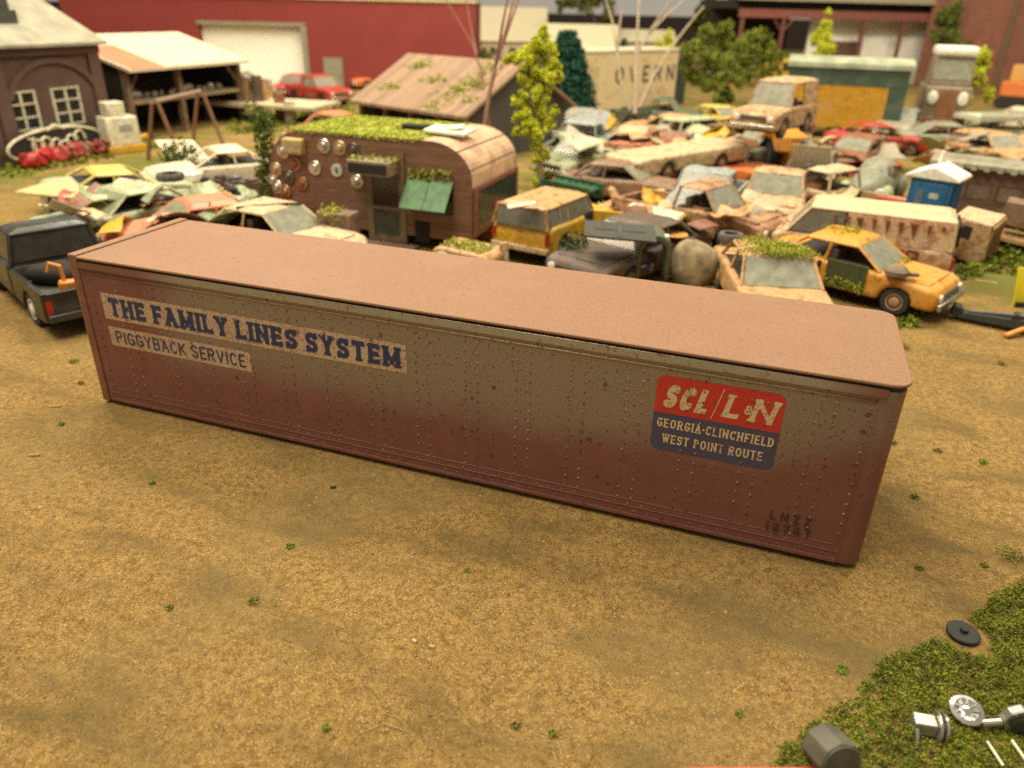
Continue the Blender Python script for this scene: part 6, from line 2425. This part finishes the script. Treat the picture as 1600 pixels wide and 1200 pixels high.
# two pale prongs at the very corner
for k, (px, py) in enumerate(((1553, 1188), (1592, 1186))):
    p = G(px, py)
    o = MB().tube([(-.06, .12, 0), (.03, -.12, .0)], .014, 8).build('prong', plain('ivory_plastic', (.66, .62, .45), .4), sm=True)
    o.location = (p.x, p.y, .09)
    tag(o, ['thin ivory prong lying on turf, left one of the two in the bottom corner', 'thin ivory prong lying on turf, right one of the two in the bottom corner'][k], 'prong')
# red edge at the bottom of the frame
a, b_ = G(1070, 1204), G(1300, 1204)
o = MB().hull8([(a.x, a.y - .6, 0), (b_.x, b_.y - .6, 0), (b_.x, b_.y, 0), (a.x, a.y, 0), (a.x, a.y - .6, .05), (b_.x, b_.y - .6, .05), (b_.x, b_.y, .05), (a.x, a.y, .05)]).build('plastic_sheet', plain('red_plastic', (.45, .06, .03), .4))
tag(o, 'flat red plastic piece at the bottom edge of the view', 'plastic piece')

# black chassis scrap and yellow plough at the right edge
p = G(1548, 508)
o = thing('scrap_chassis', 'black truck frame lying on the sand at the right edge', 'truck frame', (p.x, p.y, .09), R(-14), s=.72)
MB().hull8([(-1.0, -.28, 0), (1.0, -.28, -.02), (1.0, .28, -.02), (-1.0, .28, 0), (-1.0, -.18, .16), (1.0, -.22, .30), (1.0, .22, .30), (-1.0, .18, .16)]).build('frame', BLK, o, bevel=.03)
MB().box((-1.05, 0, .16), (.25, .5, .35), (0, .3, .2)).build('bracket', BLK, o, bevel=.04)
MB().tube([(-.7, -.1, .2), (0, .0, .26), (.9, 0, .36)], .07, 8).build('tube', plain('dark_grey_tube', (.07, .07, .06), .5), o)
MB().lathe([(.02, -.2), (.13, -.2), (.13, .2), (.02, .2)], (.6, 0, .28), 'y', 14).build('drum', BLK, o, sm=True)
p = G(1588, 524)
o = MB().box((0, 0, .05), (.75, .12, .09), (0, 0, 0)).build('orange_bar', ORG, bevel=.03)
o.location = (p.x, p.y, .05)
o.rotation_euler = (0, -.15, .75)
tag(o, 'orange bar lying across the end of the black truck frame', 'bar')
p = G(1582, 492)
pw = thing('snow_plough', 'bright yellow curved plough blade cut by the right edge', 'plough blade', (p.x, p.y, .12), R(12))
mb = MB()
pr_ = [(.12 + .35 * (1 - math.cos(R(a))), .02 + .9 * a / 80.) for a in range(0, 81, 10)]
mb.prism(pr_ + [(x + .05, z) for x, z in pr_[::-1]], -.25, 2.0, 'x') if False else mb.prism([(x, z) for x, z in pr_] + [(x + .05, z) for x, z in pr_[::-1]], 0, 2.2, 'x')
mb.build('blade', plain('plough_yellow', (.62, .52, .01), .4, .06), pw, sm=True)
MB().bb(.03, 2.2, .06, .10, .05, .17).build('wear_strip', BLK, pw)
# stick and leaf litter on the sand
for k, (px, py, ln_, rz_, c_, lab) in enumerate([(55, 715, .16, .5, (.42, .32, .14), 'pale flat wood chip lying on sand at left'), (520, 760, .08, .8, (.05, .035, .02), 'thin dark splinter of twig on sand before the trailer'),
                                                 (85, 632, .2, .5, (.36, .24, .10), 'brown curled leaf lying left of the trailer corner'), (1540, 440, .5, -.1, (.62, .48, .25), 'flat tan plank piece lying on the sand by right grass'),
                                                 (648, 1005, .06, 0, (.45, .33, .18), 'pale pebble chip in the middle of the front sand'), (675, 1012, .07, .2, (.40, .30, .17), 'oval pale stone chip in the front sand')]):
    p = G(px, py)
    o = MB().hull8([(-ln_ / 2, -.02, 0), (ln_ / 2, -.03, 0), (ln_ / 2, .01, 0), (-ln_ / 2, .03, 0), (-ln_ / 2, -.012, .02), (ln_ / 2, -.02, .03), (ln_ / 2, .0, .03), (-ln_ / 2, .02, .02)]).build('wood_chip' if k < 4 else 'stone_chip', plain('chip_%d' % 0 if False else lab.replace(' ', '_')[:24], c_, .8))
    o.location = (p.x, p.y, ground_h(p.x, p.y) + .006)
    o.rotation_euler[2] = rz_
    tag(o, lab, 'chip')
# fine hairs on the sand
for k, pts in enumerate(([(540, 1195), (545, 1165), (560, 1148), (600, 1132), (640, 1145)], [(598, 1117), (620, 1122), (638, 1138)], [(375, 1040), (379, 1028), (380, 1020)])):
    q = []
    for px, py in pts:
        p = G(px, py)
        q.append((p.x, p.y, ground_h(p.x, p.y) + .012))
    o = MB().tube(q, .0035, 5).build('fibre', plain('pale_fibre', (.34, .27, .14), .6), sm=True)
    tag(o, ['long pale curved fibre lying on the front sand', 'short yellowish fibre above the long pale one', 'tiny straw fibre on the left front sand'][k], 'fibre')

# loose bent body panels lying over the heaps
def bent(mat, at, z, w, l, seed):
    rnd = random.Random(seed)
    mb = MB()
    nx, ny_ = 6, 4
    cx, cy, tw = rnd.uniform(-.35, .35), rnd.uniform(-.3, .3), rnd.uniform(-.3, .3)
    def P(i, j, dz):
        u, v = i / nx * 2 - 1, j / ny_ * 2 - 1
        return (u * l / 2, v * w / 2 * (1 - .12 * u), cx * u * u * .5 + cy * v * v * .5 + tw * u * v * .3 + .05 * math.sin(u * 5 + seed) + dz)
    for dz in (0, .03):
        for i in range(nx):
            for j in range(ny_):
                mb.poly([P(i, j, dz), P(i + 1, j, dz), P(i + 1, j + 1, dz), P(i, j + 1, dz)])
    rim = [(i, 0) for i in range(nx)] + [(nx, j) for j in range(ny_)] + [(i, ny_) for i in range(nx, 0, -1)] + [(0, j) for j in range(ny_, 0, -1)]
    for a_, b2 in zip(rim, rim[1:] + rim[:1]):
        mb.poly([P(*a_, 0), P(*b2, 0), P(*b2, .03), P(*a_, .03)])
    bmesh.ops.remove_doubles(mb.bm, verts=mb.bm.verts, dist=1e-4)
    o = mb.build('body_panel', mat, sm=True)
    o.location = G(*at, z)
    o.rotation_euler = (rnd.uniform(-.5, .5), rnd.uniform(-.45, .45), rnd.uniform(0, 6.28))
    return o


PC = [('cream', P_CREAM), ('tan', P_TAN), ('pale green', P_PALEGREEN), ('yellow', P_YEL), ('rust brown', P_RUST), ('grey', P_GREY), ('off-white', P_WHITE), ('red', P_RED), ('pink', P_PINK), ('mint green', P_MINT)]
rnd = random.Random(77)
def heap(n, box, where, cols, zmax, smin, smax, seed0):
    for k in range(n):
        nm, mt = PC[cols[k % len(cols)]]
        at = (rnd.uniform(box[0], box[2]), rnd.uniform(box[1], box[3]))
        o = bent(mt, at, rnd.uniform(.25, zmax), rnd.uniform(smin, smax), rnd.uniform(smin, smax) * 1.5, seed0 + k)
        tag(o, 'loose bent %s body panel dumped %s' % (nm, where), 'body panel', '%s panels dumped %s' % (nm, where))


heap(34, (890, 192, 1170, 234), 'among the wrecks below the white lettered trailer', [0, 1, 2, 3, 4, 5, 6, 8], 1.4, .5, 1.3, 100)
heap(26, (1240, 205, 1420, 275), 'among the wrecks below the railcar', [0, 2, 4, 5, 6, 7, 1], 1.3, .5, 1.3, 200)
heap(12, (1430, 185, 1590, 240), 'behind the brown coach', [1, 2, 5, 6, 0], 1.3, .6, 1.5, 300)
heap(30, (95, 292, 400, 350), 'on the left heap before the camper', [9, 0, 2, 6, 3, 1], 1.15, .45, 1.3, 400)
heap(22, (930, 300, 1200, 360), 'between the grey blue and beige pickups', [1, 0, 4, 5, 3], 1.2, .4, 1.0, 500)

heap(9, (1496, 345, 1565, 410), 'beside the tan truck cab behind the van', [1, 4, 0], .9, .4, .9, 600)
heap(10, (1000, 180, 1180, 215), 'at the foot of the round green trees', [3, 1, 0, 2], 1.2, .6, 1.4, 700)

heap(26, (880, 186, 1180, 226), 'in the dense middle of the yard', [4, 1, 3, 5, 7, 2], 1.5, .5, 1.2, 800)
heap(16, (1060, 290, 1330, 350), 'between the old pickups before the rounded car', [4, 0, 5, 1, 2], 1.2, .4, 1.0, 900)
heap(12, (1440, 215, 1600, 262), 'against the back of the brown coach', [4, 1, 5, 2, 7], 1.4, .6, 1.4, 950)

heap(14, (110, 296, 390, 345), 'on top of the left wrecks', [2, 9, 4, 0, 7], 1.3, .45, 1.1, 1100)
